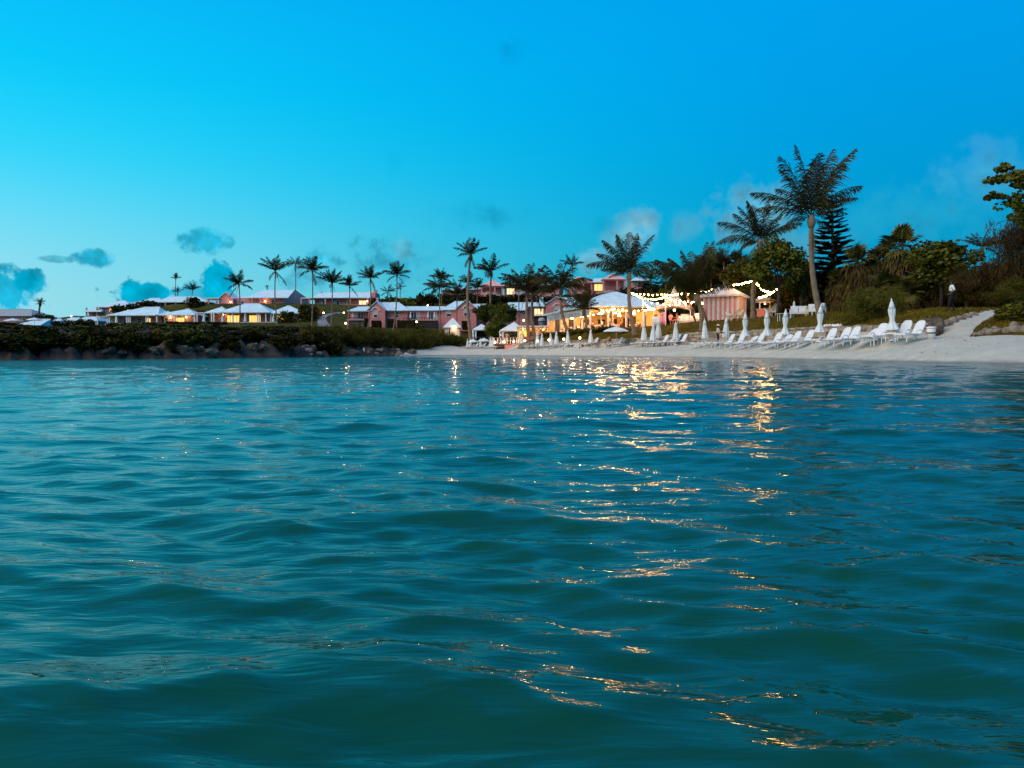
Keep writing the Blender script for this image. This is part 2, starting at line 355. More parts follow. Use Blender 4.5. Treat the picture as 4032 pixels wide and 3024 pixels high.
# ------------------------------------------------------------------ ground sheets
GRASS = mat('lawn_grass', (.120, .078, .007), .95, .4, .9, .7, 25, col2=(.065, .042, .005), spec=.05)
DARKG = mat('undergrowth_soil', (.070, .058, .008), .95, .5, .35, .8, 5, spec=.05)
def sandmat():
    m = bpy.data.materials.new('beach_sand'); m.use_nodes = True; t = m.node_tree; b = t.nodes['Principled BSDF']
    co = mk(t, 'ShaderNodeTexCoord').outputs['Object']
    n1 = noise(t, co, 1.3, 6, .65); n2 = noise(t, co, 14, 4, .7); n3 = noise(t, co, .25, 3)
    c = ramp(t, n1, [(.3, (.57, .515, .405)), (.7, (.72, .655, .53))], 'LINEAR')
    sp = mixc(t, sstep(t, n2, .60, .74), c, (.40, .32, .25))
    sp = mixc(t, ma(t, 'MULTIPLY', sstep(t, n3, .5, .7),   .35), sp, (.56, .46, .36))
    s = mk(t, 'ShaderNodeSeparateXYZ'); t.links.new(co, s.inputs[0])
    wet = sstep(t, ma(t, 'ADD', s.outputs[2], ma(t, 'MULTIPLY', n1, .12)), .20, .05)
    t.links.new(mixc(t, wet, sp, (.34, .27, .20)), b.inputs['Base Color'])
    val(t, b.inputs['Roughness'], ma(t, 'SUBTRACT', .95, ma(t, 'MULTIPLY', wet, .5)))
    b.inputs['Specular IOR Level'].default_value = .2
    bp = mk(t, 'ShaderNodeBump'); bp.inputs['Strength'].default_value = .7; bp.inputs['Distance'].default_value = .12
    hh = ma(t, 'ADD', n2, ma(t, 'MULTIPLY', noise(t, co, 3.5, 5, .7), 1.5)); t.links.new(hh, bp.inputs['Height']); t.links.new(bp.outputs[0], b.inputs['Normal'])
    return m
SAND = sandmat()
cols = np.unique(np.concatenate([np.arange(-2400, -100, 60), np.arange(-100, 3520, 14), np.arange(3520, 4200, 5), np.arange(4200, 6401, 60)])).astype(float)
rel = np.concatenate([[-14, -8, -4, -2, -1], np.arange(0, 14, .35), np.arange(14, 30, 1.0), np.arange(30, 130, 2.5), np.arange(130, 340, 14), [420, 700, 1600]])
nc, nr = len(cols), len(rel)
GP = np.zeros((nc, nr, 3))
for i, px in enumerate(cols):
    w = wlY(px)
    for j, r_ in enumerate(rel):
        Y = w + r_; GP[i, j] = ((px-2016)/F*Y, Y, gzp(px, Y))
X_, Y_, Z_ = GP[..., 0], GP[..., 1], GP[..., 2]
PX_ = np.repeat(cols[:, None], nr, 1); RL_ = np.repeat(rel[None, :], nc, 0)
rocky = ((PX_ < 1560) & (RL_ > -1.5) & (RL_ < 9)).astype(float)
GP[..., 2] += rocky*(.55*hn(X_, Y_, .9)+  .3*hn(X_, Y_, 2.3, 3)+.16*hn(X_, Y_, 5.1, 5))*np.clip((RL_+1.5)/2, 0, 1)
GP[..., 2] += (1-rocky)*np.where((RL_ > .3), .05*hn(X_, Y_, .55, 1)+.03*hn(X_, Y_, 1.6, 2), 0)*np.where(PX_ > 1500, 1, 1.5)
# scarp cut into the sand on the right
sc = np.exp(-((PX_-3420)/220)**2)*np.exp(-((RL_-3.4)/1.2)**2); GP[..., 2] -= sc*.16*(1+.5*hn(X_, Y_, 2.0))
def zone(px, r_, Y, z):
    if px < 1540: return 'rock' if r_ < 7.5 else 'headland'
    wall = np.interp(px, [1540, 1580, 1620, 1700, 1850, 2000, 2080, 2150, 2300, 2535, 2775, 3000, 3232, 3515, 3690, 3850, 4000, 4800, 6400],
                     [0, 1.2, 4, 13, 26, 25, 19, 14.6, 11.6, 12.6, 11.6, 11.6, 10, 8.1, 9.2, 6.2, 6.3, 6.3, 6.3])
    pc = np.interp(Y, [38, 41, 44, 47, 50], [3690, 3740, 3850, 3990, 4120]); ph = np.interp(Y, [38, 41, 44, 47, 50], [120, 95, 75, 55, 40])
    if r_ < wall: return 'sand'
    if 3500 < px < 4300 and abs(px-pc) < ph and Y < 50: return 'sand'
    if px < 1640 and r_ < 6: return 'rock'
    if px < 2050: return 'headland' if Y > 150 or px < 1700 else 'lawn'
    return 'lawn' if Y < 100 else 'headland'
fz = {'rock': [], 'headland': [], 'sand': [], 'lawn': []}
idx = np.arange(nc*nr).reshape(nc, nr)
for i in range(nc-1):
    for j in range(nr-1):
        px = (cols[i]+cols[i+1])/2; r_ = (rel[j]+rel[j+1])/2; Y = Y_[i, j]
        fz[zone(px, r_, Y, 0)].append((idx[i, j], idx[i+1, j], idx[i+1, j+1], idx[i, j+1]))
ALLV = GP.reshape(-1, 3)
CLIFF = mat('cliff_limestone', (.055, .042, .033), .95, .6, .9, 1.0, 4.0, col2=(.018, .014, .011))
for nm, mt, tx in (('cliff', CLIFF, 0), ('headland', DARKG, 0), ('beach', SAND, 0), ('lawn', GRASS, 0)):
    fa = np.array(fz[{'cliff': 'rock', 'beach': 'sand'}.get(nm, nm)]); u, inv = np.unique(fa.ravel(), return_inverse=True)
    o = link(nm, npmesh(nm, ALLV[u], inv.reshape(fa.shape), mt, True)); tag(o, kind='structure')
# ------------------------------------------------------------------ water
def watermat():
    m = bpy.data.materials.new('sea_water'); m.use_nodes = True; t = m.node_tree; b = t.nodes['Principled BSDF']
    co = mk(t, 'ShaderNodeTexCoord').outputs['Object']
    n = noise(t, co, .35, 3)
    c = ramp(t, n, [(.3, (.003, .050, .026)), (.7, (.005, .068, .036))], 'LINEAR')
    t.links.new(c, b.inputs['Base Color']); b.inputs['Roughness'].default_value = .035; b.inputs['IOR'].default_value = 1.333
    b.inputs['Specular IOR Level'].default_value = .5
    mp = mk(t, 'ShaderNodeMapping'); mp.inputs['Scale'].default_value = (.40, 1.5, 1); mp.inputs['Rotation'].default_value = (0, 0, R(8)); t.links.new(co, mp.inputs[0])
    h1 = noise(t, mp.outputs[0], 3.0, 4, .55, .4); h2 = noise(t, mp.outputs[0], 11, 3, .5, .5)
    s = mk(t, 'ShaderNodeSeparateXYZ'); t.links.new(co, s.inputs[0])
    far = sstep(t, s.outputs[1], 6.0, 30.0)
    hh = ma(t, 'ADD', ma(t, 'MULTIPLY', h1, ma(t, 'ADD', .10, ma(t, 'MULTIPLY', far, 1.05))), ma(t, 'MULTIPLY', h2, ma(t, 'ADD', .085, ma(t, 'MULTIPLY', far, .3))))
    bp = mk(t, 'ShaderNodeBump'); bp.inputs['Strength'].default_value = .8; bp.inputs['Distance'].default_value = .10
    t.links.new(hh, bp.inputs['Height']); t.links.new(bp.outputs[0], b.inputs['Normal'])
    return m
WATER = watermat()
rng = np.random.default_rng(7)
ang = np.concatenate([np.linspace(-180, -52, 40, endpoint=False), np.linspace(-52, 52, 560), np.linspace(52, 180, 40)[1:-1]])
q = np.linspace(1/.35, 1/1.0, 14, endpoint=False); rad = list(1/q)
r_ = 1.0
while r_ < 200: rad.append(r_); r_ *= 1.0075 if r_ < 50 else 1.013
while r_ < 3000: rad.append(r_); r_ *= 1.25
rad = np.array(rad); A_, R_ = np.meshgrid(np.radians(ang), rad, indexing='ij')
wx, wy = (R_*np.sin(A_)).ravel(), (R_*np.cos(A_)).ravel(); rr = R_.ravel()
cell = np.maximum(rr*.0075, rr*np.radians(104/560)*.6)
zx = np.zeros_like(wx); ddx = np.zeros_like(wx); ddy = np.zeros_like(wx)
NW = 130
lam = np.concatenate([.085*(.7/.085)**rng.random(NW-26), .7*(2.3/.7)**rng.random(26)]); th = R(80)+rng.normal(0, 1, NW)*np.where(lam > .5, R(24), R(30))
for i in range(NW):
    k = 2*math.pi/lam[i]; cx, sy = math.cos(th[i]), math.sin(th[i])
    a = SL*lam[i]**1.0*(1.3 if lam[i] < .3 else 1.0 if lam[i] < .7 else .80) if (SL := .0034) else 0
    att = np.clip((lam[i]/cell-2.5)/3, 0, 1)*np.exp(-rr/900)
    ph = k*(cx*wx+sy*wy)+rng.random()*6.283
    # groups: slow modulation so that rough and calm patches alternate
    md = .75+.45*np.sin(.55*wx*math.sin(i*1.3)+.4*wy*math.cos(i*2.1)+i)
    s_, c_ = np.sin(ph), np.cos(ph); aa = a*att*md
    zx += aa*c_; ddx -= aa*.8*cx*s_; ddy -= aa*.8*sy*s_
fade = np.clip(1-(rr-200)/200, 0, 1)
WV = np.stack([wx+ddx*fade, wy+ddy*fade, zx*fade], 1)
na, nr2 = A_.shape; ii = np.arange(na*nr2).reshape(na, nr2)
ip = np.roll(ii, -1, axis=0)
wf = np.stack([ii[:, :-1], ii[:, 1:], ip[:, 1:], ip[:, :-1]], -1).reshape(-1, 4)
water = link('water', npmesh('water', WV, wf, WATER, True)); tag(water, kind='structure')

# grass blades on the lawn and weed thrown up on the sand: nobody could count them
g9 = np.random.default_rng(5); bl = []
def scatter(n, pxa, pxb, fy0, fy1, zn):
    out = []
    while len(out) < n:
        px = g9.uniform(pxa, pxb); w = wlY(px); r_ = g9.uniform(fy0, fy1)
        if zone(px, r_, w+r_, 0) == zn: out.append(G(px, w+r_))
    return np.array([tuple(p) for p in out])
p = scatter(15000, 2250, 4300, 8, 24, 'lawn'); n = len(p); a = g9.normal(size=(n, 3)); a[:, 2] = np.abs(a[:, 2])+1.1; a /= np.linalg.norm(a, axis=1)[:, None]
b = np.cross(a, g9.normal(size=(n, 3))); b /= np.linalg.norm(b, axis=1)[:, None]; L = (.09+.13*g9.random(n))[:, None]
V = np.stack([p-b*.03, p+b*.03, p+a*L], 1).reshape(-1, 3)
o = link('lawn_grass', npmesh('lawn_grass', V, np.arange(3*n).reshape(n, 3), leafmat('grass_blade', (.115, .082, .007), .55, .8))); tag(o, 'short olive brown grass growing on the lawn bank', 'grass', kind='stuff')
p = scatter(330, 1750, 4300, .9, 7.5, 'sand'); keep = g9.random(len(p)) < .75; p = p[keep]; n = len(p); s_ = (.02+.05*g9.random(n)**2)[:, None, None]
q = np.array([[-1, -.5, .1], [.2, -.8, .0], [1, .1, .1], [.3, .7, .35], [-.6, .5, .2]])[None]*(.7+.6*g9.random((n, 5, 3)))
V = (p[:, None, :]+q*s_+np.array([0, 0, .02])).reshape(-1, 3)
o = link('beach_wrack', npmesh('beach_wrack', V, np.arange(5*n).reshape(n, 5), mat('dry_weed', (.10, .065, .04), .95, .4, 5))); tag(o, 'scattered dry weed and small debris on the sand', 'seaweed', kind='stuff')
# ------------------------------------------------------------------ foliage meshes
def leaf_cloud(n, radii, leaf, seed, clumps=14, csize=.42, aspect=.5, droop=0.0, lo=-.55, upright=0.0):
    g_ = np.random.default_rng(seed); radii = np.array(radii)
    cc = g_.normal(size=(clumps, 3)); cc /= np.linalg.norm(cc, axis=1)[:, None]; cc *= (g_.random((clumps, 1))**.45)*.78
    cc[:, 2] = np.maximum(cc[:, 2], lo); cr_ = csize*(.65+.7*g_.random(clumps))
    k = g_.integers(0, clumps, n); d = g_.normal(size=(n, 3)); d /= np.linalg.norm(d, axis=1)[:, None]
    p = (cc[k] + d*(cr_[k]*(g_.random(n)**.35))[:, None])*radii
    a = g_.normal(size=(n, 3)); a[:, 2] = a[:, 2]*(1+upright*2) - droop*2 + upright*1.2; a /= np.linalg.norm(a, axis=1)[:, None]
    b = np.cross(a, g_.normal(size=(n, 3))); b /= np.linalg.norm(b, axis=1)[:, None]
    L = leaf*(.6+.8*g_.random(n))[:, None]
    V = np.stack([p-a*L*.5, p+b*L*.5*aspect, p+a*L*.5, p-b*L*.5*aspect], 1).reshape(-1, 3)
    return V, np.arange(4*n).reshape(n, 4)
def frond_mesh(name, e0, droop, nl=30, ll=.26, width=.012, seed=0, fall=.5, mat_=None, twist=0.0):
    """unit-long feather frond that leaves the origin along +X at elevation e0"""
    g_ = random.Random(seed); mb = MB(); N = 14; pts = []; ang_ = []; p = Vector((0, 0, 0))
    for i in range(N+1):
        s = i/N; a = R(e0 - droop*s**1.4); pts.append(p.copy()); ang_.append(a)
        p = p + Vector((math.cos(a), math.sin(twist*s)*.25, math.sin(a)))/N
    mb.tube(pts, [width*(1-.8*i/N) for i in range(N+1)], 4)
    for side in (-1, 1):
        for k in range(nl):
            if g_.random() < .07: continue
            s = .10+.90*(k+g_.random()*.7)/nl; fi = min(N-1e-3, s*N); i = int(fi); q = pts[i].lerp(pts[i+1], fi-i); a = ang_[i]
            t = Vector((math.cos(a), 0, math.sin(a))); up = Vector((-math.sin(a), 0, math.cos(a)))
            l = ll*(math.sin(math.pi*(.14+.84*s))**.75)*g_.uniform(.8, 1.15)
            d = (Vector((g_.gauss(0, .13), g_.gauss(0, .10), g_.gauss(0, .13))) + Vector((0, side, 0))*.62 + t*.95 + up*(.25-fall*.5) - Vector((0, 0, 1))*fall*g_.uniform(.5, 1.2)).normalized()
            d2 = (d - Vector((0, 0, 1))*(.5+fall*.6)).normalized(); w = t*width*.95
            m1 = q+d*l*.55; m2 = m1+d2*l*.45
            mb.add([q-w*.6, q+w*.6, m1+w, m1-w, m2], [(0, 1, 2, 3), (3, 2, 4)])
    return mb.mesh(name, mat_ or PALM)
FR = {}
for e, dr in ((84, 18), (70, 30), (56, 42), (42, 55), (28, 62), (12, 70), (-8, 60), (-40, 35)):
    FR[e] = [frond_mesh('frond', e, dr*k_, 32, .32, .015, e+11*i, fall=.35+.2*i) for i, k_ in enumerate((.8, 1.25))]
FRB = {}
for e, dr in ((84, 25), (70, 38), (56, 50), (42, 62), (28, 66), (12, 72), (-8, 60), (-40, 35)):
    FRB[e] = [frond_mesh('frond', e, dr*k_, 60, .31, .0078, e+7*i, fall=.45+.4*i, mat_=PALMB, twist=(-1)**i) for i, k_ in enumerate((.8, 1.2))]
FRD = [frond_mesh('dead_frond', -62, 22, 24, .24, .011, 91+i, fall=.8, mat_=SKIRT) for i in range(2)]
EK = sorted(FR)
def trunk_curve(a, b, bow, n=9):
    a, b = Vector(a), Vector(b); d = b-a; pts = []
    for i in range(n+1):
        t = i/n; pts.append(a + d*t + Vector((bow*math.sin(math.pi*t), 0, 0)))
    return pts
def palm(px, pyc, bx, by, Y, size, label, seed, n=14, bow=0.0, group=None, fr=None, big=False, tr=None, ground=True, updown=None):
    """px, pyc: heart of the crown; bx: foot of the trunk; size: frond length in photo pixels"""
    g_ = random.Random(seed); s = Y/F
    base = G(bx, Y); base.z -= .15
    if not ground: base = P(bx, by, Y)
    top = P(px, pyc, Y); h = (top-base).length
    t = thing('palm_tree', label, 'palm tree', base, 0, group)
    rb = tr if tr else max(.13, h*.013)
    pts = trunk_curve((0, 0, 0), top-base, bow*s)
    N = len(pts)-1
    rads = [rb*(1.35 if i == 0 else 1-.38*i/N) for i in range(N+1)]
    mb = MB(); fine = []; fr_ = []
    for i in range(N):
        for j in range(3):
            fine.append(pts[i].lerp(pts[i+1], j/3)); fr_.append((rads[i]*(1-j/3)+rads[i+1]*j/3)*(1.06 if j == 1 else .98))
    fine.append(pts[-1]); fr_.append(rads[-1]); mb.tube(fine, fr_, 9).build('trunk', BARK, t, True)
    hb = MB(); hr = rads[-1]*1.75; tp = pts[-1]
    hb.lathe([(rads[-1]*.9, -hr*3.2), (hr*1.0, -hr*2.0), (hr*1.15, -hr*1.0), (hr*.8, .1), (hr*.3, hr*.9)], 9, tp).build('crown_shaft', BARK if big else BARKD, t, True)
    lib = FRB if big else FR; L = size*s
    if fr is None:
        fr = []
        for i in range(n):
            e = g_.choice([84, 84, 70, 70, 56, 56, 42, 42, 28, 12, -8, -40]) if updown is None else g_.choice(updown)
            fr.append((g_.uniform(0, 360), e, g_.uniform(.72, 1.05)))
        fr += [(g_.uniform(-40, 40), 84, .95), (g_.uniform(140, 220), 70, .9), (g_.uniform(160, 200), 42, 1.05), (g_.uniform(-20, 20), 42, 1.05)]
    for (a, e, k) in fr:
        e = min(EK, key=lambda q: abs(q-e)); me = g_.choice(lib[e])
        link('frond', me, t, tp, (g_.uniform(-.15, .15), 0, R(a)), L*k)
    for i in range(g_.randrange(1, 4)): link('dead_frond', FRD[i % 2], t, tp-Vector((0, 0, rads[-1])), (0, 0, g_.uniform(0, 6.28)), L*g_.uniform(.4, .62))
    return t
# ------------------------------------------------------------------ coconut palms
GP_ = 'coconut palms on the headland lawn'
palm(941, 1122, 946, 1301, 140, 62, 'slim palm standing in front of the widest lit white-roofed cottage', 3, bow=3)
palm(1084, 1068, 1097, 1304, 140, 74, 'tall palm rising beside the small right-hand hip roof of the lit cottages', 4, bow=-6)
palm(1164, 1038, 1168, 1180, 215, 50, 'thin tall palm behind the big gabled house on the upper terrace', 5, fr=[(0, 28, 1), (180, 28, 1), (20, 42, .9), (160, 42, .9), (90, 56, .8), (200, 70, .7), (-30, 70, .7), (10, -8, .6), (190, 12, .9), (-10, 12, .9), (-70, -40, .9)])
palm(1230, 1068, 1230, 1289, 140, 68, 'palm with a raised frond tuft beside the driveway hedge', 6, bow=2)
palm(1308, 1118, 1306, 1293, 142, 66, 'bushy palm standing at the foot of the curving driveway', 7, bow=2)
palm(1377, 1128, 1371, 1301, 142, 50, 'short-crowned palm before the left end of the long pink house', 8, bow=2)
palm(1459, 1098, 1450, 1304, 140, 58, 'palm in front of the left arched gable of the pink house', 9, bow=5)
palm(1563, 1085, 1550, 1308, 140, 62, 'palm leaning over the low middle roof of the pink house', 10, bow=5)
palm(1730, 1135, 1735, 1301, 138, 68, 'palm with long side fronds before the pink house right of its terrace', 12)
palm(1738, 1100, 1741, 1200, 190, 52, 'tall slender palm behind the ridge of the long pink house', 13)
palm(1800, 1160, 1799, 1285, 142, 66, 'palm growing just behind the white pyramid-roofed kiosk', 14)
palm(1853, 1005, 1859, 1331, 134, 74, 'tallest slender palm with curved trunk beside the white cabana', 15, bow=-14, tr=.30, updown=[56, 70, 84, 42, 28, -8, -40])
palm(1934, 1072, 1937, 1261, 150, 76, 'palm with drooping crown above the dark bushy sea grape tree', 16, bow=-4, tr=.26)
palm(1845, 1115, 1846, 1178, 195, 48, 'background palm in front of the hilltop pink house left wing', 17)
palm(1880, 1135, 1880, 1180, 190, 46, 'low bushy palm on the hill hedge by the left hilltop house', 18)
palm(2043, 1115, 2044, 1240, 158, 52, 'dark palm against the hilltop house balcony', 19)
palm(2115, 1130, 2115, 1195, 170, 56, 'dark low palm in front of the hilltop house side wall', 20)
palm(2076, 1148, 2086, 1341, 112, 125, 'large leaning palm by the beach bar with long arching fronds', 21, bow=-6, tr=.26, n=15, updown=[70, 56, 42, 28, 84, 42, 56])
palm(2098, 1160, 2108, 1324, 114, 95, 'twin palm trunk leaning behind the large beach bar palm', 22, n=8, bow=-8, tr=.27)
palm(2209, 1138, 2240, 1310, 106, 130, 'windswept palm in front of the restaurant pavilion blinds', 23, bow=-12, tr=.26, n=15, updown=[70, 56, 42, 28, 84, 12])
palm(2254, 1046, 2256, 1172, 200, 54, 'thin spindly palm rising between two hilltop pink houses', 24, n=5, updown=[70, 84, 42])
palm(2226, 1110, 2227, 1170, 200, 42, 'small background palm left of the spindly hilltop palm', 25)
palm(2300, 1222, 2308, 1337, 95, 100, 'low young palm at the corner of the restaurant pavilion', 26, bow=4, tr=.20, fr=[(180, 42, 1.15), (150, 56, 1), (-10, 70, .9), (20, 84, .95), (170, 70, 1), (90, 84, 1.0), (40, 56, .8), (200, 28, 1.0), (-30, 42, .7), (-90, 56, .8), (-60, 70, .9), (120, 70, 1), (240, 56, .9), (-10, 28, .7)])
palm(2477, 1080, 2500, 1327, 85, 152, 'wide-crowned palm before the lit front of the restaurant pavilion', 27, bow=-10, tr=.25, big=True, fr=[(178, 42, 1.2), (170, 56, 1.05), (188, 28, .8), (175, 70, 1.15), (160, 84, 1.1), (60, 84, 1.15), (-20, 84, 1.0), (20, 84, 1.1), (90, 70, 1), (-5, 70, 1.2), (5, 42, 1.15), (-15, 28, .75), (10, 12, .6), (190, 12, .6), (-90, 70, .9), (-120, 56, .8), (-60, 42, .7), (130, 42, .8), (120, 84, 1.05)])
palm(2744, 1165, 2762, 1314, 74, 190, 'bushy palm between the peaked tent and the striped pavilion', 28, bow=8, tr=.26, big=True, fr=[(180, 56, 1.15), (165, 56, 1.0), (188, 56, 1.12), (176, 42, .8), (150, 70, 1.05), (20, 84, 1.15), (0, 84, 1.05), (60, 84, 1.0), (-60, 70, .9), (4, 42, .8), (40, 84, .9), (90, 84, .95), (110, 70, .9), (-90, 70, .9), (200, 70, 1.0), (10, 84, 1.2), (220, 56, .8), (170, 84, 1.05)])
palm(2562, 1100, 2562, 1150, 150, 44, 'dark small palm on the skyline right of the last hilltop house', 29)
palm(2622, 1090, 2622, 1170, 120, 56, 'skyline palm just behind the peaked tent', 30)
palm(2994, 950, 2965, 1245, 70, 190, 'leaning palm behind the striped pavilion with widespread fronds', 31, bow=-12, tr=.24, big=True, fr=[(178, 42, 1.0), (172, 28, .95), (186, 56, .85), (165, 70, .85), (140, 84, .85), (20, 84, .85), (80, 84, .8), (-5, 70, .7), (4, 42, 1.0), (-8, 42, .8), (170, 84, .9), (10, 56, .6), (190, 12, .5), (-90, 56, .6), (90, 70, .7), (-30, 84, .75), (-100, -8, .5), (200, -40, .5), (150, 12, .5)])
palm(3195, 858, 3232, 1236, 56, 285, 'very tall palm with swollen ringed trunk top on the lawn bank', 32, bow=-16, tr=.24, big=True, fr=[(178, 28, .80), (172, 42, .92), (184, 70, .95), (165, 84, 1.0), (95, 84, .92), (20, 84, 1.0), (-10, 70, 1.1), (8, 70, .98), (5, 56, .82), (-8, 42, .68), (3, 28, .55), (190, 12, .45), (-90, 84, .85), (20, -8, .40), (140, 70, .85), (60, 84, .95), (200, 56, .7)])
palm(3866, 975, 3868, 1200, 75, 78, 'small dark palm behind the right-hand tree belt', 33)
palm(692, 1098, 694, 1190, 216, 26, 'tiny twin palm behind the long low roof of the upper house', 34, n=7, updown=[84, 70, 28])
palm(700, 1150, 700, 1190, 214, 26, 'tiny low palm beside the twin palm over the upper roof', 35, n=5, updown=[42, 28, 70])
palm(758, 1143, 758, 1190, 214, 36, 'small upright palm over the skylight of the upper roof', 36, n=10, updown=[84, 70, 56])
palm(1527, 1150, 1527, 1180, 200, 34, 'little spread palm beside the round hedge bush', 37, n=9)
palm(1577, 1133, 1577, 1180, 215, 26, 'small stiff palm behind the round hedge bush', 38, n=9, updown=[84, 70, 12])
palm(1706, 1133, 1706, 1178, 208, 34, 'small palm on the skyline left of the hilltop pink house', 39, n=9)
palm(1052, 1132, 1052, 1160, 225, 12, 'tiny palm tip over the roof of the big gabled house', 40, n=6)
palm(158, 1190, 154, 1260, 190, 22, 'stubby palm with ball-shaped clumps beside the far left house', 42, n=16, tr=.3)
# fan palms that line the back of the lawn, dead leaves hanging below the crown
def fan_mesh(seed):
    g_ = random.Random(seed); mb = MB(); nb_ = 15
    mb.tube([(0, 0, 0), (.25, 0, .05), (.5, 0, .06)], .012, 4)
    for k in range(nb_):
        a = R(-105+210*k/(nb_-1)); l = .5*(1-.25*abs(a)/R(105))*g_.uniform(.85, 1.1); d = Vector((math.cos(a), math.sin(a), g_.uniform(-.02, .1)))
        nrm = Vector((-d.y, d.x, 0)); c = Vector((.5, 0, .06)); m1 = c+d*l*.6; e = c+d*l+Vector((0, 0, -l*.3))
        mb.add([c, m1+nrm*.04, e, m1-nrm*.04], [(0, 1, 2, 3)])
    return mb.mesh('fan_leaf', FANL)
FAN = [fan_mesh(i) for i in range(3)]
def skirt_mesh(seed, L):
    g_ = np.random.default_rng(seed); n = 900; a = g_.random(n)*6.283; z = -g_.random(n)*L; r_ = .5+.75*g_.random(n)*(1-.35*(-z/L))
    p = np.stack([r_*np.cos(a), r_*np.sin(a), z], 1); d = np.stack([.25*np.cos(a), .25*np.sin(a), -np.ones(n)], 1); d += g_.normal(0, .22, (n, 3)); l = (.35+.5*g_.random(n))[:, None]; w = np.stack([-np.sin(a), np.cos(a), g_.normal(0, .3, n)], 1)*(.018+.025*g_.random(n))[:, None]
    V = np.stack([p-w*.4, p+w*.4, p+d*l*.6+w, p+d*l*1.0], 1).reshape(-1, 3); return npmesh('dry_skirt', V, np.arange(4*n).reshape(n, 4), SKIRT)
SK = [skirt_mesh(i, 3.2) for i in range(3)]
def fan_palm(px, Y, py, r_, label, seed):
    g_ = random.Random(seed); base = G(px, Y); top = P(px, py, Y); h = top.z-base.z; t = thing('fan_palm', label, 'palm tree', base, 0, 'fan palms with dry leaf skirts behind the lawn')
    MB().tube([(0, 0, -.2), (.05, 0, h*.5), (0, 0, h)], [.2, .16, .14], 8).build('trunk', BARKD, t, True)
    for i in range(46):
        e = g_.uniform(-65, 88); link('fan_leaf', FAN[i % 3], t, (0, 0, h), (R(g_.uniform(-40, 40)), R(-e), R(g_.uniform(0, 360))), r_*g_.uniform(.8, 1.15))
    o = link('dry_skirt', SK[seed % 3], t, (0, 0, h-.2), (0, 0, g_.uniform(0, 6)), (r_*.75, r_*.75, min(1.25, h/3.6))); tag(o, kind='stuff')
for i, (px, Y, py, r_, lb) in enumerate([
    (3545, 62, 985, 2.0, 'tallest fan palm with a thick skirt of hanging dry leaves'), (3370, 64, 1040, 1.7, 'fan palm with dry skirt next to the tiered pine'),
    (3455, 66, 1040, 1.6, 'fan palm half hidden behind the tallest fan palm'), (3620, 63, 1085, 1.5, 'fan palm under the sea grape crown beside the walking person'),
    (3300, 66, 1110, 1.4, 'short fan palm at the back of the lawn near the very tall palm'), (3480, 58, 1130, 1.4, 'low fan palm behind the round green shrub on the lawn'), (3700, 60, 1120, 1.4, 'low dark fan palm with dry skirt at the edge of the casuarinas'),
    (3570, 57, 1150, 1.2, 'stunted fan palm with straw-coloured skirt left of the walking person')]):
    fan_palm(px, Y, py, r_, lb, i+50)
# ------------------------------------------------------------------ broad-leaved trees
SGM = [npmesh('crown', *leaf_cloud(4600, (1, 1, 1), .105, 100+i, 34, .27, .75), SEAG) for i in range(3)]
def broad_tree(px, Y, py, rpx, rpy, label, seed, name='sea_grape_tree', cat='tree', me=None, twigs=True, mat_=None, gpy=None, group=None):
    s = Y/F; base = G(px, Y, -.1); c = P(px, py, Y); t = thing(name, label, cat, base, 0, group); v = c-base
    g_ = random.Random(seed)
    MB().tube([(0, 0, 0), (v.x*.4+.1, 0, v.z*.4), v*.9], [.16, .13, .06], 7).build('trunk', BARKD, t, True)
    if twigs:
        for i in range(5):
            a = g_.uniform(0, 6.28); e = v+Vector((math.cos(a)*rpx*s*.7, math.sin(a)*rpx*s*.7, rpy*s*g_.uniform(-.3, .6)))
            MB().tube([v*.55, v*.55+(e-v*.55)*.5+Vector((0, 0, .2)), e], [.07, .05, .02], 5).build('limb', BARKD, t, True)
    o = link('crown', me or SGM[seed % 3], t, v, (0, 0, g_.uniform(0, 6.28)), (rpx*s, rpx*s, rpy*s))
    return t
broad_tree(3060, 66, 1035, 130, 125, 'dense sea grape tree between the striped pavilion and the very tall palm', 1)
broad_tree(3150, 68, 1090, 60, 110, 'smaller sea grape tree with a bare pale trunk beside the garden sofa', 2)
broad_tree(3700, 58, 1040, 175, 120, 'broad sea grape tree behind the walking person in white shirt', 4)
broad_tree(2925, 90, 1100, 110, 90, 'dark tree behind the lit strings at the striped pavilion', 5)
broad_tree(1985, 140, 1235, 60, 55, 'round dark sea grape tree beside the hipped white cabana', 6)
broad_tree(1910, 150, 1235, 55, 50, 'glossy sea grape tree below the right arched gable', 7)
broad_tree(1950, 132, 1300, 62, 50, 'low dark leafy tree right of the white curtained cabana', 8)
# a tree standing just out of the frame, its branches reach in from the right
t = thing('overhanging_tree', 'sea grape tree whose leafy branches hang over the sandy path', 'tree', G(4240, 36, -.1))
c0 = Vector(t.location)
MB().tube([(0, 0, 0), (-.1, 0, 3), (-.5, .2, 6.2), (-1.0, .3, 8.2)], [.24, .2, .15, .06], 8).build('trunk', BARKD, t, True)
for i, (px, py, rx, ry) in enumerate([(4010, 700, 110, 60), (3935, 705, 60, 26), (4000, 790, 85, 45), (3900, 775, 45, 20), (4060, 850, 100, 60), (4150, 740, 120, 110), (3960, 660, 45, 25), (4180, 900, 120, 100)]):
    c = P(px, py, 36)-c0
    MB().tube([(-.45, .2, 6.0), c*.5+Vector((-.2, 0, 3.0)), c], [.07, .045, .015], 5).build('limb', BARKD, t, True)
    link('leaf_clump', npmesh('leaf_clump', *leaf_cloud(int(240*rx*ry/3000)+60, (rx*36/F, rx*36/F*.8, ry*36/F), .20, 300+i, 12, .35, .85), SEAG), t, c)
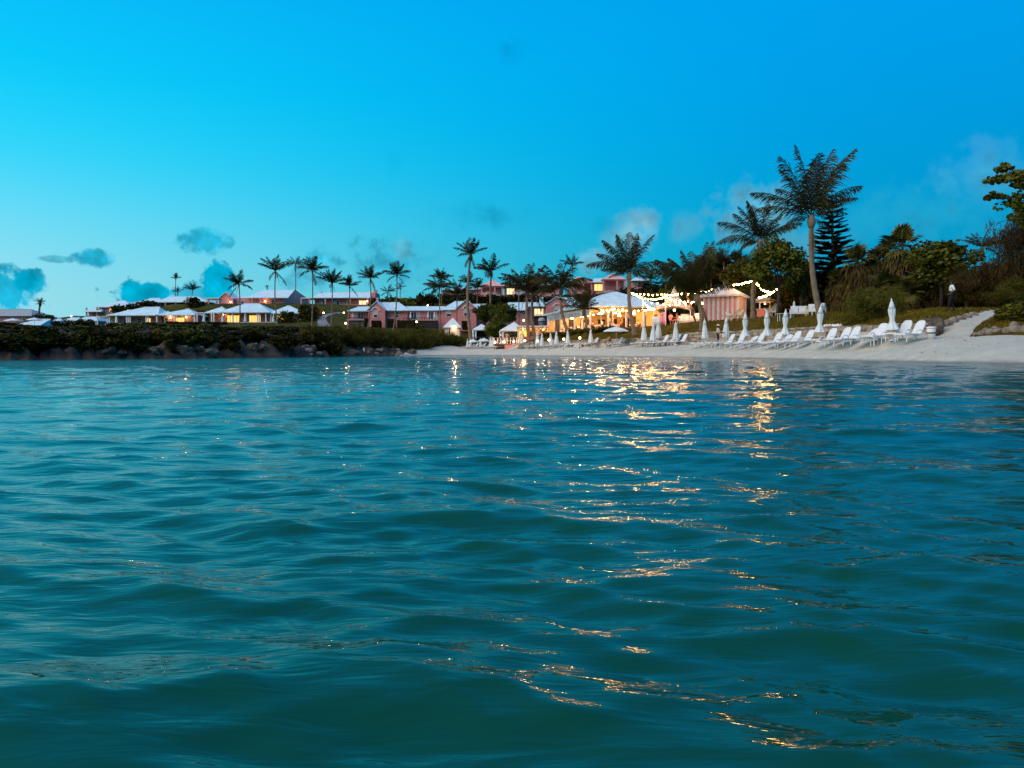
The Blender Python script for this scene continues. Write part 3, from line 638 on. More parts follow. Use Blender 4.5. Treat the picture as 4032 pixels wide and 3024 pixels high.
# casuarinas on the right: soft dark needle masses
CSM = [npmesh('crown', *leaf_cloud(9000, (1, 1, 1), .16, 130+i, 40, .32, .09, .1, -.8, .5), CASU) for i in range(3)]
CSG = [npmesh('crown', *leaf_cloud(8000, (1, 1, 1), .14, 140+i, 36, .32, .11, 0, -.8, .5), CASU2) for i in range(3)]
for i, (px, Y, py, rx, ry, g2, lb) in enumerate([
    (4020, 52, 1010, 170, 190, 0, 'tall brown casuarina tree at the top of the sandy path'), (3880, 54, 1120, 130, 100, 0, 'dark casuarina thicket right of the walking person'),
    (4100, 50, 900, 130, 130, 0, 'wispy brown casuarina crown reaching above the tree belt'), (3800, 55, 1130, 90, 90, 1, 'green feathery casuarina bush beside the walking person'), (3990, 50, 1150, 110, 60, 1, 'low green casuarina scrub along the top of the lawn')]):
    broad_tree(px, Y, py, rx, ry, lb, 20+i, 'casuarina_tree', 'tree', (CSG if g2 else CSM)[i % 3], False)
broad_tree(3420, 50, 1215, 130, 95, 'round feathery green shrub growing on the lawn above the stone wall', 30, 'lawn_shrub', 'shrub', CSG[0], False)
broad_tree(3500, 52, 1190, 75, 70, 'feathery green shrub leaning against the round lawn shrub', 31, 'lawn_shrub', 'shrub', CSG[1], False)
# dark belt behind: low trees one behind the other
BLM = [npmesh('crown', *leaf_cloud(1500, (1, 1, 1), .20, 160+i, 20, .36, .5), SHRUB) for i in range(4)]
BLO = [npmesh('crown', *leaf_cloud(1500, (1, 1, 1), .17, 170+i, 20, .36, .5), SHRUB2) for i in range(3)]
belt = [(2600, 130, 1140, 110, 40), (2700, 120, 1125, 100, 55), (2800, 105, 1110, 110, 80), (2880, 100, 1060, 90, 60), (2780, 100, 1070, 80, 60), (2480, 140, 1160, 80, 30), (3230, 75, 1130, 110, 90), (3330, 72, 1150, 110, 80), (3440, 72, 1120, 120, 100), (3560, 70, 1130, 130, 100), (3680, 70, 1130, 120, 90), (3130, 78, 1150, 100, 80), (3000, 85, 1140, 90, 70), (3800, 64, 1110, 120, 90), (3960, 60, 1120, 150, 110)]
for i, (px, Y, py, rx, ry) in enumerate(belt):
    broad_tree(px, Y, py, rx, ry, 'dark bushy tree '+('behind the peaked tent' if px < 2760 else 'behind the striped pavilion' if px < 3060 else 'behind the very tall palm' if px < 3400 else 'behind the fan palms' if px < 3720 else 'behind the casuarinas'), 60+i, 'belt_tree', 'tree', BLM[i % 4], False, group='dark bushy trees of the belt')
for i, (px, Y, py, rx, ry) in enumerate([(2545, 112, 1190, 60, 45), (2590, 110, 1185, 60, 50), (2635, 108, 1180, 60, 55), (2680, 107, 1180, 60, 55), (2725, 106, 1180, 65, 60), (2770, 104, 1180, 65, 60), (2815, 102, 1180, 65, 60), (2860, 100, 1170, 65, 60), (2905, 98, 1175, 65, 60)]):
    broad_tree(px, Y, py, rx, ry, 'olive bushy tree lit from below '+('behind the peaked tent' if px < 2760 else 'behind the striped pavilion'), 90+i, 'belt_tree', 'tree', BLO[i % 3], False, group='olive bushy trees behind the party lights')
# ragged palms in the belt, lit from below by the bulbs
for i, (px, py, Y, sz) in enumerate([(2850, 1035, 98, 75), (2800, 1045, 100, 70), (2905, 1045, 98, 70), (2960, 1060, 96, 60), (2760, 1075, 100, 60)]):
    palm(px, py, px, 1200, Y, sz, 'ragged dark palm in the belt behind the striped pavilion', 80+i, n=16, group='ragged palms behind the striped pavilion')
for i in range(34):
    px = 2600+i*41; Y = np.interp(px, [2600, 2800, 3000, 3300, 3700, 4000], [112, 100, 84, 70, 61, 55])+(i % 3)*2.5; c = G(px, Y)
    t = thing('undergrowth', 'dark undergrowth filling the foot of the tree belt behind the lawn', 'shrub', c, 0, 'undergrowth at the foot of the belt'); link('foliage', BLM[i % 4], t, (0, 0, 1.3), (0, 0, i*1.3), (2.0, 1.6, 1.9 if px > 2900 else 2.6)); MB().tube([(0, 0, -.1), (.1, 0, .6), (0, 0, 1.3)], [.06, .05, .03], 5).build('stem', BARKD, t)
# Norfolk pine
def pine_branch():
    mb = MB(); g_ = random.Random(3); mb.tube([(0, 0, 0), (.5, 0, -.02), (1, 0, .10)], [.02, .014, .006], 4)
    for k in range(34):
        s = .18+.82*k/33; z = -.02*4*s*(1-s)+.10*s*s
        for side in (-1, 1):
            l = .22*(1-.4*s)*g_.uniform(.8, 1.2); d = Vector((.55, side*.8, .30)).normalized()*l; q = Vector((s, 0, z)); w = Vector((.03, 0, .028))
            mb.add([q-w, q+w, q+d+w*.8, q+d-w*.6], [(0, 1, 2, 3)]); w2 = Vector((0, .02, .03)); mb.add([q-w2, q+w2, q+d*.9+w2, q+d*.9-w2], [(0, 1, 2, 3)])
    return mb.mesh('branch', PINE)
PBR = pine_branch()
base = G(3282, 72, -.1); top = P(3275, 745, 72); t = thing('norfolk_pine', 'tiered Norfolk pine rising behind the very tall palm', 'tree', base); h = (top-base).z
MB().tube([(0, 0, 0), ((top-base).x*.5, 0, h*.5), (top-base)], [.28, .18, .03], 8).build('trunk', BARKD, t, True)
g_ = random.Random(5)
for k in range(22):
    f = .14+.84*k/21; z = h*f; ln = 2.75*(1-f)**.62+.25
    if k in (6, 9, 10): ln *= 1.15
    for j in range(7):
        a = j*51.4+k*23+g_.uniform(-14, 14); link('branch', PBR, t, ((top-base).x*f, 0, z), (0, R(g_.uniform(-4, 4)), R(a)), ln*g_.uniform(.7, 1.12))
# ------------------------------------------------------------------ shrubs
SHM = [npmesh('foliage', *leaf_cloud(900, (1, 1, 1), .26, 200+i, 14, .42, .5), SHRUB) for i in range(4)]
SHO = [npmesh('foliage', *leaf_cloud(900, (1, 1, 1), .26, 210+i, 14, .42, .5), SHRUB2) for i in range(2)]
CAS = [npmesh('foliage', *leaf_cloud(2600, (1, 1, 1.0), .34, 220+i, 22, .40, .10, 0, -.9, 1.0), CASU2) for i in range(3)]
STEM = MB().tube([(0, 0, -.9), (.05, 0, -.4), (0, 0, .1)], [.05, .04, .02], 5).mesh('stem', BARKD)
def bush(px, Y, rx, rz, label, group, i, lib=SHM, ry=None, name='shrub', lift=.55):
    g_ = random.Random(i*7+1); c = G(px, Y); t = thing(name, label, 'shrub', c, 0, group)
    link('foliage', lib[i % len(lib)], t, (0, 0, rz*lift), (0, 0, g_.uniform(0, 6.28)), (rx, ry or rx, rz)); link('stem', STEM, t, (0, 0, rz*.6), None, rz*.7); return t
g_ = random.Random(11); k = 0
def lmk(px):
    for lim, nm in ((160, 'the far left grey-roofed house'), (420, 'the half-hidden white cottages'), (640, 'the cottage with paired columns'), (790, 'the small lantern-lit cottage'), (1070, 'the widest lit cottage'), (9999, 'the end cottage and driveway')):
        if px < lim: return nm
def lmh(px):
    for lim, nm in ((1380, 'the driveway'), (1530, 'the left arched gable'), (1690, 'the middle terrace of the pink house'), (9999, 'the white kiosk')):
        if px < lim: return nm
def lmt(px):
    for lim, nm in ((1730, 'behind the long pink house'), (1990, 'under the left hilltop house'), (2220, 'behind the pink house with the chimney'), (9999, 'under the right hilltop houses')):
        if px < lim: return nm
# slope of the headland, rows from the cliff edge up to the cottages
for px in range(-260, 1300, 50):
    for row in range(5):
        w = wlY(px); Y = w + 3.6 + row*(11+row*1.6) + g_.uniform(-2, 2); p2 = px+g_.uniform(-25, 25)
        if Y > 148 or (p2 > 900 and row == 4): continue
        ol = (row >= 2 and g_.random() < .65) or g_.random() < .12
        if row >= 3 and g_.random() < .2: continue
        k += 1; r_ = g_.uniform(1.2, 2.1)*(1.2 if row > 1 else 1); lim = np.interp(p2, [-200, 60, 200, 330, 430, 1200, 1300], [1285, 1300, 1296, 1288, 1289, 1291, 1300])+(0 if row > 1 else 14)+g_.uniform(-12, 18)
        rz_ = min(r_*g_.uniform(.55, .8), (P(p2, lim, Y).z-gzp(p2, Y))/1.4)
        rz_ = max(.35, rz_)
        bush(p2, Y, r_, rz_, ('olive green scrub bush ' if ol else 'dark scrub bush ')+('at the cliff edge below ' if row < 2 else 'high on the slope below ')+lmk(p2), ('olive scrub ' if ol else 'dark scrub ')+('at the cliff edge below ' if row < 2 else 'high on the slope below ')+lmk(p2), k, SHO if ol else SHM)
for px in range(-200, 560, 34):
    k += 1; bush(px+g_.uniform(-10, 10), wlY(px)+g_.uniform(1.4, 2.6), g_.uniform(.9, 1.5), g_.uniform(.7, 1.2), 'dark scrub bush hanging over the water at the dark left cliff', 'dark scrub over the water at the left cliff', k, SHM)
HT = lambda px: np.interp(px, [1200, 1500, 1640, 1700, 1750, 1800], [1291, 1306, 1308, 1303, 1312, 1330])
def hrz(px, Y, want): return max(.5, min(want, (P(px, HT(px)+random.Random(int(px)).uniform(-10, 14), Y).z-gzp(px, Y))/1.55))
# thick needle hedge along the shore up to the beach
for i, px in enumerate(range(1225, 1800, 26)):
    k += 1; Y = wlY(px)+np.interp(px, [1225, 1500, 1640, 1800], [7, 8, 10, 22]); r_ = g_.uniform(1.5, 2.0)
    bush(px, Y, r_, hrz(px, Y, 2.6), 'feathery dark green shoreline hedge bush in front of '+lmh(px), 'shoreline hedge in front of '+lmh(px), k, CAS, name='shore_bush', lift=.75)
for i, px in enumerate(range(1240, 1780, 40)):
    k += 1; Yh = wlY(px)+np.interp(px, [1225, 1640, 1800], [12, 15, 27]); bush(px, Yh, 1.9, hrz(px, Yh, 2.5), 'feathery dark green shoreline hedge bush in front of '+lmh(px), 'shoreline hedge in front of '+lmh(px), k, CAS, name='shore_bush', lift=.75)
bush(1650, 134, 1.5, 1.5, 'round olive bush on the lawn in front of the pink house', None, 3, SHO)
# hedges of the hill between the two rows of houses
for i, px in enumerate(range(1480, 2560, 45)):
    k += 1; Y = 198+g_.uniform(-2, 2); bush(px, Y, g_.uniform(2.2, 3.0), g_.uniform(1.3, 1.9), 'dark evergreen hillside bush '+lmt(px), 'hillside bushes '+lmt(px), k, SHM, name='hedge_bush')
for i, px in enumerate(range(1520, 2300, 55)):
    k += 1; Y = 186+g_.uniform(-2, 2); bush(px, Y, g_.uniform(2.4, 3.2), g_.uniform(1.4, 2.2), 'dark evergreen hillside bush '+lmt(px), 'hillside bushes '+lmt(px), k, SHM, name='hedge_bush')
bush(1610, 185, 3.6, 3.3, 'big rounded olive bush behind the middle roof of the pink house', None, 1, SHO)
bush(1545, 188, 3.2, 3.0, 'dark rounded bush left of the big olive bush', None, 2, SHM)
bush(1675, 188, 2.8, 3.4, 'dark upright bush right of the big olive bush', None, 3, SHM)
for i, (px, Y, rx, rz) in enumerate([(300, 160, 3.0, 1.5), (345, 162, 2.6, 1.4), (240, 158, 2.2, 1.2), (170, 168, 3.2, 2.2), (480, 190, 3.4, 2.3), (545, 190, 3.2, 1.8), (590, 196, 3.2, 1.6), (1130, 158, 2.2, 1.7), (1175, 172, 3.2, 2.2), (1230, 165, 3.0, 2.3), (1205, 160, 2.4, 2.0), (780, 176, 3.0, 1.6), (990, 178, 3.0, 1.6), (690, 178, 2.8, 1.5), (880, 176, 2.6, 1.6), (770, 195, 2.6, 1.6)]):
    k += 1; bush(px, Y, rx, rz, 'clipped dark hedge bush between the two rows of cottages', 'clipped hedge bushes between the cottage rows', k, SHM, name='hedge_bush')
for i, px in enumerate(range(2150, 2480, 24)):
    k += 1; bush(px, np.interp(px, [2150, 2300, 2480], [108, 96, 88])+g_.uniform(-.6, .6), g_.uniform(.9, 1.3), g_.uniform(.30, .42), 'low olive planting in front of the restaurant pavilion', 'low planting before the restaurant pavilion', k, SHO, name='planting')
for i, (px, Y, rx, rz) in enumerate([(4010, 39.5, 1.3, .7), (4060, 38.5, 1.2, .9), (3960, 41, 1.0, .5), (4120, 40, 1.5, .9)]):
    k += 1; bush(px, Y, rx, rz, 'olive scrub on the rocky mound beside the sandy path', 'scrub on the rocky mound', k, SHO)
# clipped box hedges in front of the pink house
HBM = {}
def box_hedge(px0, px1, py0, py1, Y, label, d=1.6):
    s = Y/F; w, h = (px1-px0)*s, (py1-py0)*s; c = P((px0+px1)/2, py1, Y); t = thing('box_hedge', label, 'hedge', c)
    g2 = np.random.default_rng(int(px0)); n = int(500*max(1, w*h/4)); p = (g2.random((n, 3))-.5); ax = g2.integers(0, 3, n); p[np.arange(n), ax] = np.sign(p[np.arange(n), ax])*.5
    p *= np.array([w, d, h]); p[:, 2] += h/2; a = g2.normal(size=(n, 3)); a /= np.linalg.norm(a, axis=1)[:, None]; b = np.cross(a, g2.normal(size=(n, 3))); b /= np.linalg.norm(b, axis=1)[:, None]
    V = np.stack([p-a*.14, p+b*.09, p+a*.14, p-b*.09], 1).reshape(-1, 3); tag(link('foliage', npmesh('foliage', V, np.arange(4*n).reshape(n, 4), HEDGE), t), kind='stuff')
    MB().box(-w*.46, w*.46, -d*.42, d*.42, -.5, h*.95).build('branch_core', HEDGE, t); return t
for a in [(1566, 1636, 1262, 1292, 'long clipped hedge under the middle terrace of the pink house'), (1466, 1500, 1264, 1292, 'small clipped hedge under the left arched window'), (1528, 1556, 1258, 1290, 'clipped hedge left of the long terrace hedge'), (1820, 1850, 1265, 1290, 'clipped hedge under the right arched window'), (1437, 1450, 1255, 1292, 'narrow clipped hedge beside the stone undercroft')]:
    box_hedge(a[0], a[1], a[2], a[3], 151.5, a[4])
# ------------------------------------------------------------------ rocks and the stone wall
def rock_mesh(seed, sub=2, rough=.35, sq=(1, 1, .7), mat_=ROCK):
    bm = bmesh.new(); bmesh.ops.create_icosphere(bm, subdivisions=sub, radius=1); g_ = random.Random(seed); o_ = [g_.uniform(-9, 9) for _ in range(6)]
    for v in bm.verts:
        c = v.co; n = math.sin(c.x*2.3+o_[0])*math.sin(c.y*2.7+o_[1])+.6*math.sin(c.z*4.1+o_[2]+c.x*2)+.4*math.sin(c.y*6.3+o_[3]+c.z*3)
        n += .5*math.sin(c.x*9+o_[4]+c.z*5)*math.sin(c.y*8+o_[5]); c *= 1+rough*n*.5; c.x = math.copysign(min(abs(c.x), .85), c.x); c.y = math.copysign(min(abs(c.y), .9), c.y); v.co = (c.x*sq[0], c.y*sq[1], c.z*sq[2])
    me = bpy.data.meshes.new('rock'); bm.to_mesh(me); bm.free(); me.materials.append(mat_); return me
RKS = [rock_mesh(i, 3, .6) for i in range(5)]; RKD = [rock_mesh(i+9, 3, .6, mat_=ROCKD) for i in range(3)]; RKP = [rock_mesh(i+20, 2, .3, (1, 1, .75), STONE2) for i in range(3)]
def rock(px, Y, r_, label, group, i, lib=RKS, dz=0.0, sz=1.0):
    g_ = random.Random(i*3+2); o = link('boulder', lib[i % len(lib)], None, G(px, Y, r_*.2+dz), (g_.uniform(-.3, .3), g_.uniform(-.3, .3), g_.uniform(0, 6)), (r_, r_*g_.uniform(.7, 1.1), r_*sz*g_.uniform(.7, 1.1)))
    return tag(o, label, 'rock', group)
g_ = random.Random(21)
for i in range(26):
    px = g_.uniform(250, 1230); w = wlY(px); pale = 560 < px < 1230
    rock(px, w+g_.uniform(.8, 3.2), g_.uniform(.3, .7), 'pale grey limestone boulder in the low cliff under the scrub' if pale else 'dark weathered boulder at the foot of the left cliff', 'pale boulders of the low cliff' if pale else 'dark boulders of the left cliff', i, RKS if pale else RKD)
for i in range(30):
    px = g_.uniform(1180, 1640); rock(px, wlY(px)+g_.uniform(.3, 4), g_.uniform(.25, .6), 'small brown rock on the shore in front of the hedge', 'small rocks along the hedge shore', i, RKS if i % 2 else RKP)
rock(3680, 42.2, .50, 'big grey boulder at the end of the stone wall', None, 3, RKS, .3, 1.3)
rock(3652, 43.2, .36, 'grey boulder tucked behind the wall end boulder', None, 4, RKS, .35)
for i, (px, Y, r_) in enumerate([(3725, 43, .33), (3750, 43.4, .35), (3780, 43.8, .30), (3805, 44.2, .28), (3830, 44.8, .25)]): rock(px, Y, r_, 'low pinkish rock edging the lawn beside the sandy path', 'rocks edging the lawn', i, RKP)
for i, (px, Y, r_) in enumerate([(3865, 38.2, .24), (3895, 38.0, .28), (3930, 37.7, .30), (3965, 37.3, .28), (4000, 37.0, .34), (4035, 36.7, .30), (3840, 38.6, .16), (3880, 39.0, .2), (4075, 36.2, .4), (3915, 38.6, .22), (3990, 37.9, .25)]): rock(px, Y, r_, 'brown rock at the foot of the scrubby mound', 'rocks at the foot of the mound', i, RKP)
for i, (px, Y, r_) in enumerate([(2060, 108, .8), (2085, 107, .9), (2110, 105.5, .8), (2130, 104.5, .7)]): rock(px, Y, r_, 'rough limestone rock at the beach end of the stone wall', 'rough limestone rocks by the beach bar', i, RKP)
# dry stone wall behind the loungers
WP = [(2120, 104), (2150, 102.3), (2300, 91.3), (2420, 86), (2535, 81.3), (2775, 71.3), (3000, 62.3), (3232, 52.7), (3515, 44.3), (3665, 42.6)]
wpts = []
for (a, ya), (b, yb) in zip(WP, WP[1:]):
    for i in range(12): wpts.append(G(a+(b-a)*i/12, ya+(yb-ya)*i/12))
wpts.append(G(*WP[-1]))
def wtop(px): return np.interp(px, [2120, 2300, 2535, 2700, 3232, 3515, 3680], [1.75, 1.85, 1.9, 2.25, 2.15, 2.02, 2.0])
wall = thing('stone_wall', 'low dry stone wall of rough blocks behind the row of loungers', 'wall', wpts[0]); w0 = wpts[0]
mb = MB(); n = len(wpts)
for i, p in enumerate(wpts):
    px = pxof(p.x, p.y); zt = wtop(px)-.06; d = (wpts[min(i+1, n-1)]-wpts[max(i-1, 0)]); d.z = 0; d.normalize(); nn = Vector((-d.y, d.x, 0))
    if nn.y < 0: nn = -nn
    for o_, z in ((.1, .6), (.1, zt), (.6, zt), (.6, .6)): q = p+nn*o_; mb.v.append(tuple(Vector((q.x, q.y, z))-w0))
for i in range(n-1):
    for j in range(3): mb.f.append((i*4+j, (i+1)*4+j, (i+1)*4+j+1, i*4+j+1)); mb.m.append(0)
mb.build('mortar_core', MORTAR, wall)
def block_mesh(seed, mat_):
    g_ = random.Random(seed); bm = bmesh.new(); bmesh.ops.create_cube(bm, size=1)
    bmesh.ops.bevel(bm, geom=bm.edges[:], offset=.12, segments=1, affect='EDGES')
    for v in bm.verts: v.co += Vector((g_.uniform(-.07, .07), g_.uniform(-.1, .1), g_.uniform(-.07, .07)))
    me = bpy.data.meshes.new('stone'); bm.to_mesh(me); bm.free(); me.materials.append(mat_); return me
BLK = [block_mesh(i, STONE if i % 3 else STONE2) for i in range(9)]
g_ = random.Random(8); cum = [0]
for a, b in zip(wpts, wpts[1:]): cum.append(cum[-1]+(b-a).length)
stones = []
def onwall(s):
    i = max(0, min(n-2, int(np.searchsorted(cum, s))-1)); f = (s-cum[i])/max(1e-6, cum[i+1]-cum[i]); p = wpts[i].lerp(wpts[i+1], f); d = wpts[i+1]-wpts[i]; return p, math.atan2(d.y, d.x)
row = 0; z = .85
while z < 2.35:
    hh = g_.uniform(.26, .34); s = g_.uniform(0, .3)
    while s < cum[-1]:
        l = g_.uniform(.32, .72); p, a = onwall(s+l/2); px = pxof(p.x, p.y); zt = wtop(px)
        if z < zt-.05:
            h2 = min(hh, zt-z)+g_.uniform(-.03, .05); stones.append((p.y, (p.x-w0.x+g_.uniform(-.04, .04), p.y-w0.y, z+h2/2-w0.z), a, (l*.98, g_.uniform(.3, .42), h2*1.02), g_.randrange(9)))
        s += l
    z += hh
stones.sort(key=lambda q: q[0])
for (y, lc, a, sc_, kk) in stones[:300]:
    o = link('stone', BLK[kk], wall, lc, (g_.uniform(-.06, .06), g_.uniform(-.05, .05), a), sc_)
mb = MB()
for (y, lc, a, sc_, kk) in stones[300:]:
    me = BLK[kk]; mt = Matrix.Translation(lc) @ Matrix.Rotation(a, 4, 'Z') @ Matrix.Diagonal((*sc_, 1)); mb.mi = kk % 3 == 0
    mb.add([mt @ v.co for v in me.vertices], [tuple(p.vertices) for p in me.polygons])
mb.m = [int(x) for x in mb.m]
tag(mb.build('far_stones', [STONE, STONE2], wall), kind='stuff')
# ------------------------------------------------------------------ houses
class House:
    """a house laid out in photo columns and rows at its own distance; depth in metres"""
    def __init__(s, px, py, Y, name, label, cat='house', rz=0.0, group=None):
        s.px, s.py, s.s = px, py, Y/F; s.o = P(px, py, Y); s.t = thing(name, label, cat, s.o, rz, group)
    def x(s, px): return (px-s.px)*s.s
    def z(s, py): return (s.py-py)*s.s
    def box(s, name, xa, xb, yt, yb, d0, d1, m, parent=None):
        return MB().box(s.x(xa), s.x(xb), d0, d1, s.z(yb), s.z(yt)).build(name, m, parent or s.t)
    def wall(s, xa, xb, yt, yb, d0, d1, m=PINK): return s.box('wall', xa, xb, yt, yb, d0, d1, m)
    def hip(s, xa, xb, ye, yr, d0, d1, ra=None, rb=None, m=ROOF, th=.16, name='roof'):
        """hip roof: eave row ye, ridge row yr, ridge from column ra to rb (equal = pyramid)"""
        x0, x1, e, r_ = s.x(xa), s.x(xb), s.z(ye), s.z(yr); a = s.x(ra if ra is not None else xa); b = s.x(rb if rb is not None else xb); dm = (d0+d1)/2
        v = [(x0, d0, e), (x1, d0, e), (x1, d1, e), (x0, d1, e), (a, dm, r_), (b+.01, dm, r_), (x0, d0, e-th), (x1, d0, e-th), (x1, d1, e-th), (x0, d1, e-th)]
        f = [(0, 1, 5, 4), (1, 2, 5), (2, 3, 4, 5), (3, 0, 4), (6, 7, 1, 0), (7, 8, 2, 1), (8, 9, 3, 2), (9, 6, 0, 3), (9, 8, 7, 6)]
        o = MB().add(v, f).build(name, m, s.t)
        MB().tube([(a, dm, r_+.02), (b+.01, dm, r_+.02)], .10, 6).build('ridge_cap', m, o)
        return o
    def gable(s, xa, xb, ye, yr, d0, d1, wall_m=PINK, roof_m=ROOF, yb=None, th=.18, over=.25):
        """gable facing the sea, ridge running back"""
        x0, x1, e, r_ = s.x(xa), s.x(xb), s.z(ye), s.z(yr); xm = (x0+x1)/2; b = s.z(yb if yb else s.py)
        MB().add([(x0, d0, b), (x1, d0, b), (x1, d0, e), (xm, d0, r_), (x0, d0, e), (x0, d1, b), (x1, d1, b), (x1, d1, e), (xm, d1, r_), (x0, d1, e)],
                 [(0, 1, 2, 3, 4), (6, 5, 9, 8, 7), (5, 0, 4, 9), (1, 6, 7, 2)]).build('gable_wall', wall_m, s.t)
        k = over; sl = (r_-e)/(xm-x0)
        o = MB().add([(x0-k, d0-k, e-k*sl+.03), (xm, d0-k, r_+.03), (x1+k, d0-k, e-k*sl+.03), (x0-k, d1, e-k*sl+.03), (xm, d1, r_+.03), (x1+k, d1, e-k*sl+.03),
                  (x0-k, d0-k, e-k*sl+.03+th), (xm, d0-k, r_+.03+th), (x1+k, d0-k, e-k*sl+.03+th), (x0-k, d1, e-k*sl+.03+th), (xm, d1, r_+.03+th), (x1+k, d1, e-k*sl+.03+th)],
                 [(6, 7, 10, 9), (7, 8, 11, 10), (0, 3, 4, 1), (1, 4, 5, 2), (0, 1, 7, 6), (1, 2, 8, 7), (3, 9, 10, 4), (4, 10, 11, 5), (0, 6, 9, 3), (2, 5, 11, 8)]).build('gable_roof', roof_m, s.t)
        return o
    def window(s, xa, xb, yt, yb, d, m=GLASS, fr=TRIM, sash=True, mull=0, name='window'):
        x0, x1, t_, b = s.x(xa), s.x(xb), s.z(yt), s.z(yb); w = .10
        mb = MB(); mb.box(x0, x0+w, d-.08, d, b, t_); mb.box(x1-w, x1, d-.08, d, b, t_); mb.box(x0+w, x1-w, d-.08, d, t_-w, t_); mb.box(x0+w, x1-w, d-.10, d, b, b+w)
        if sash: mb.box(x0+w, x1-w, d-.07, d, (t_+b)/2-.04, (t_+b)/2+.04)
        for k in range(mull): q = x0+(x1-x0)*(k+1)/(mull+1); mb.box(q-.05, q+.05, d-.075, d, b+w, t_-w)
        o = mb.build(name, fr, s.t); MB().box(x0+w, x1-w, d-.03, d-.005, b+w, t_-w).build('pane', m, o)
        return o
    def blind(s, win, xa, xb, yt, yb, d): MB().box(s.x(xa)+.1, s.x(xb)-.1, d-.05, d-.035, s.z(yb), s.z(yt)-.1).build('blind', CURTAIN, win)
    def hood(s, xa, xb, yt, yb, d):
        x0, x1, t_, b = s.x(xa), s.x(xb), s.z(yt), s.z(yb); xm = (x0+x1)/2; r_ = (x1-x0)*.34
        pts = [(x0, d-.06, b), (xm-r_, d-.06, b)] + [(xm-r_*math.cos(math.pi*k/10), d-.06, b+(t_-b)*math.sin(math.pi*k/10)) for k in range(11)] + [(xm+r_, d-.06, b), (x1, d-.06, b)]
        MB().tube(pts, .13, 5).build('arched_hood', TRIM, s.t)
    def posts(s, xs, yt, yb, d, m=WHITE, w=.13, name='column'):
        for p in xs: MB().box(s.x(p)-w, s.x(p)+w, d-w, d+w, s.z(yb), s.z(yt)).build(name, m, s.t)
    def rail(s, xa, xb, yt, yb, d, m=TRIM, step=.32):
        x0, x1, t_, b = s.x(xa), s.x(xb), s.z(yt), s.z(yb); mb = MB(); mb.box(x0, x1, d-.07, d+.07, t_-.10, t_); n = max(2, int((x1-x0)/step))
        for k in range(n+1): q = x0+(x1-x0)*k/n; mb.box(q-.06, q+.06, d-.05, d+.05, b, t_-.10)
        tag(mb.build('balustrade', m, s.t), kind='stuff')
    def sconce(s, px, py, d, w=14, r_=.16, m=SCONCE):
        mb = MB(); mb.ball((s.x(px), d-.22, s.z(py)), r_).build('lantern', m, s.t, True)
        MB().box(s.x(px)-.04, s.x(px)+.04, d-.2, d, s.z(py)+r_, s.z(py)+r_+.06).build('lantern_bracket', METAL, s.t)
        lamp('lantern_light', s.t, (s.x(px), d-.45, s.z(py)), w, (1, .55, .2))
    def chimney(s, px, yt, yb, w, d, m=PINK):
        o = s.box('chimney', px-w/2, px+w/2, yt, yb, d, d+.9, m); s.box('chimney_cap', px-w/2-1.5, px+w/2+1.5, yt-2, yt-.05, d-.1, d+1.0, ROOF, o)
    def shadowed_room(s, xa, xb, yt, yb, d, m=DARKW): s.box('recess', xa, xb, yt, yb, d, d+.12, m)

# lower row of cottages on the headland
h = House(540, 1276, 165, 'cottage', 'white hip-roofed cottage with paired white columns and one lit door')
h.hip(437, 640, 1242, 1208, -2.0, 6.5, 547, 611); h.hip(430, 540, 1243, 1220, -1.0, 4.5, 486, 500, name='porch_roof'); h.wall(450, 632, 1243, 1290, .8, 5.5, PINKD)
h.hip(600, 690, 1241, 1226, 0, 4.0, 612, 650, name='side_roof'); h.box('pergola_beam', 396, 437, 1247, 1250, -1.8, 3, TRIM)
h.posts([400, 438, 446, 513, 520, 527, 589, 597], 1244, 1288, -1.5, w=.11); h.window(565, 588, 1251, 1274, .8, LIT, mull=1, sash=False); h.window(480, 505, 1252, 1274, .8, mull=1, sash=False); h.window(535, 552, 1252, 1274, .8)
h.rail(437, 640, 1274, 1284, -2.3); h.box('terrace', 395, 645, 1284, 1310, -2.6, 5, PINKD)
h = House(705, 1276, 165, 'cottage', 'small white hip-roofed cottage glowing orange with two wall lanterns')
h.hip(630, 782, 1241, 1216, -2, 5, 722, 736); h.wall(640, 772, 1242, 1290, .5, 4.5, PINKD); h.window(684, 723, 1249, 1272, .5, LIT, mull=2, sash=False); h.window(645, 660, 1250, 1272, .5, GLASS); h.posts([632, 706, 778], 1242, 1286, -1.7, w=.1)
h.sconce(670, 1250, .45, 45); h.sconce(732, 1249, .45, 30); h.rail(640, 770, 1276, 1285, -2.1)
h = House(945, 1276, 165, 'cottage', 'widest white hip-roofed cottage with two broad glowing glass doors')
h.hip(872, 1075, 1231, 1194, -2.2, 7.5, 945, 1008); h.hip(805, 900, 1233, 1207, -1.0, 4.5, 860, 866, name='porch_roof'); h.wall(882, 1066, 1231, 1295, .8, 6.5, PINKD); h.wall(815, 880, 1234, 1295, 1.4, 4.4, PINKD)
h.box('pergola_beam', 777, 860, 1231, 1235, -1.6, 2, TRIM); h.posts([781, 790, 846, 855, 929, 980, 1024, 1031, 1057], 1232, 1282, -1.7, w=.11)
h.window(889, 941, 1240, 1274, .8, LIT, mull=3, sash=False); h.window(976, 1023, 1240, 1274, .8, LIT, mull=3, sash=False); h.window(820, 838, 1243, 1274, 1.4, mull=1, sash=False)
h.sconce(876, 1239, .8, 30, .13); h.rail(745, 1120, 1270, 1279, -2.4); h.box('terrace', 740, 1125, 1279, 1305, -2.6, 6, PINKD)
h = House(1125, 1276, 165, 'cottage', 'white hip-roofed end cottage with mauve side wall beside dark hedge')
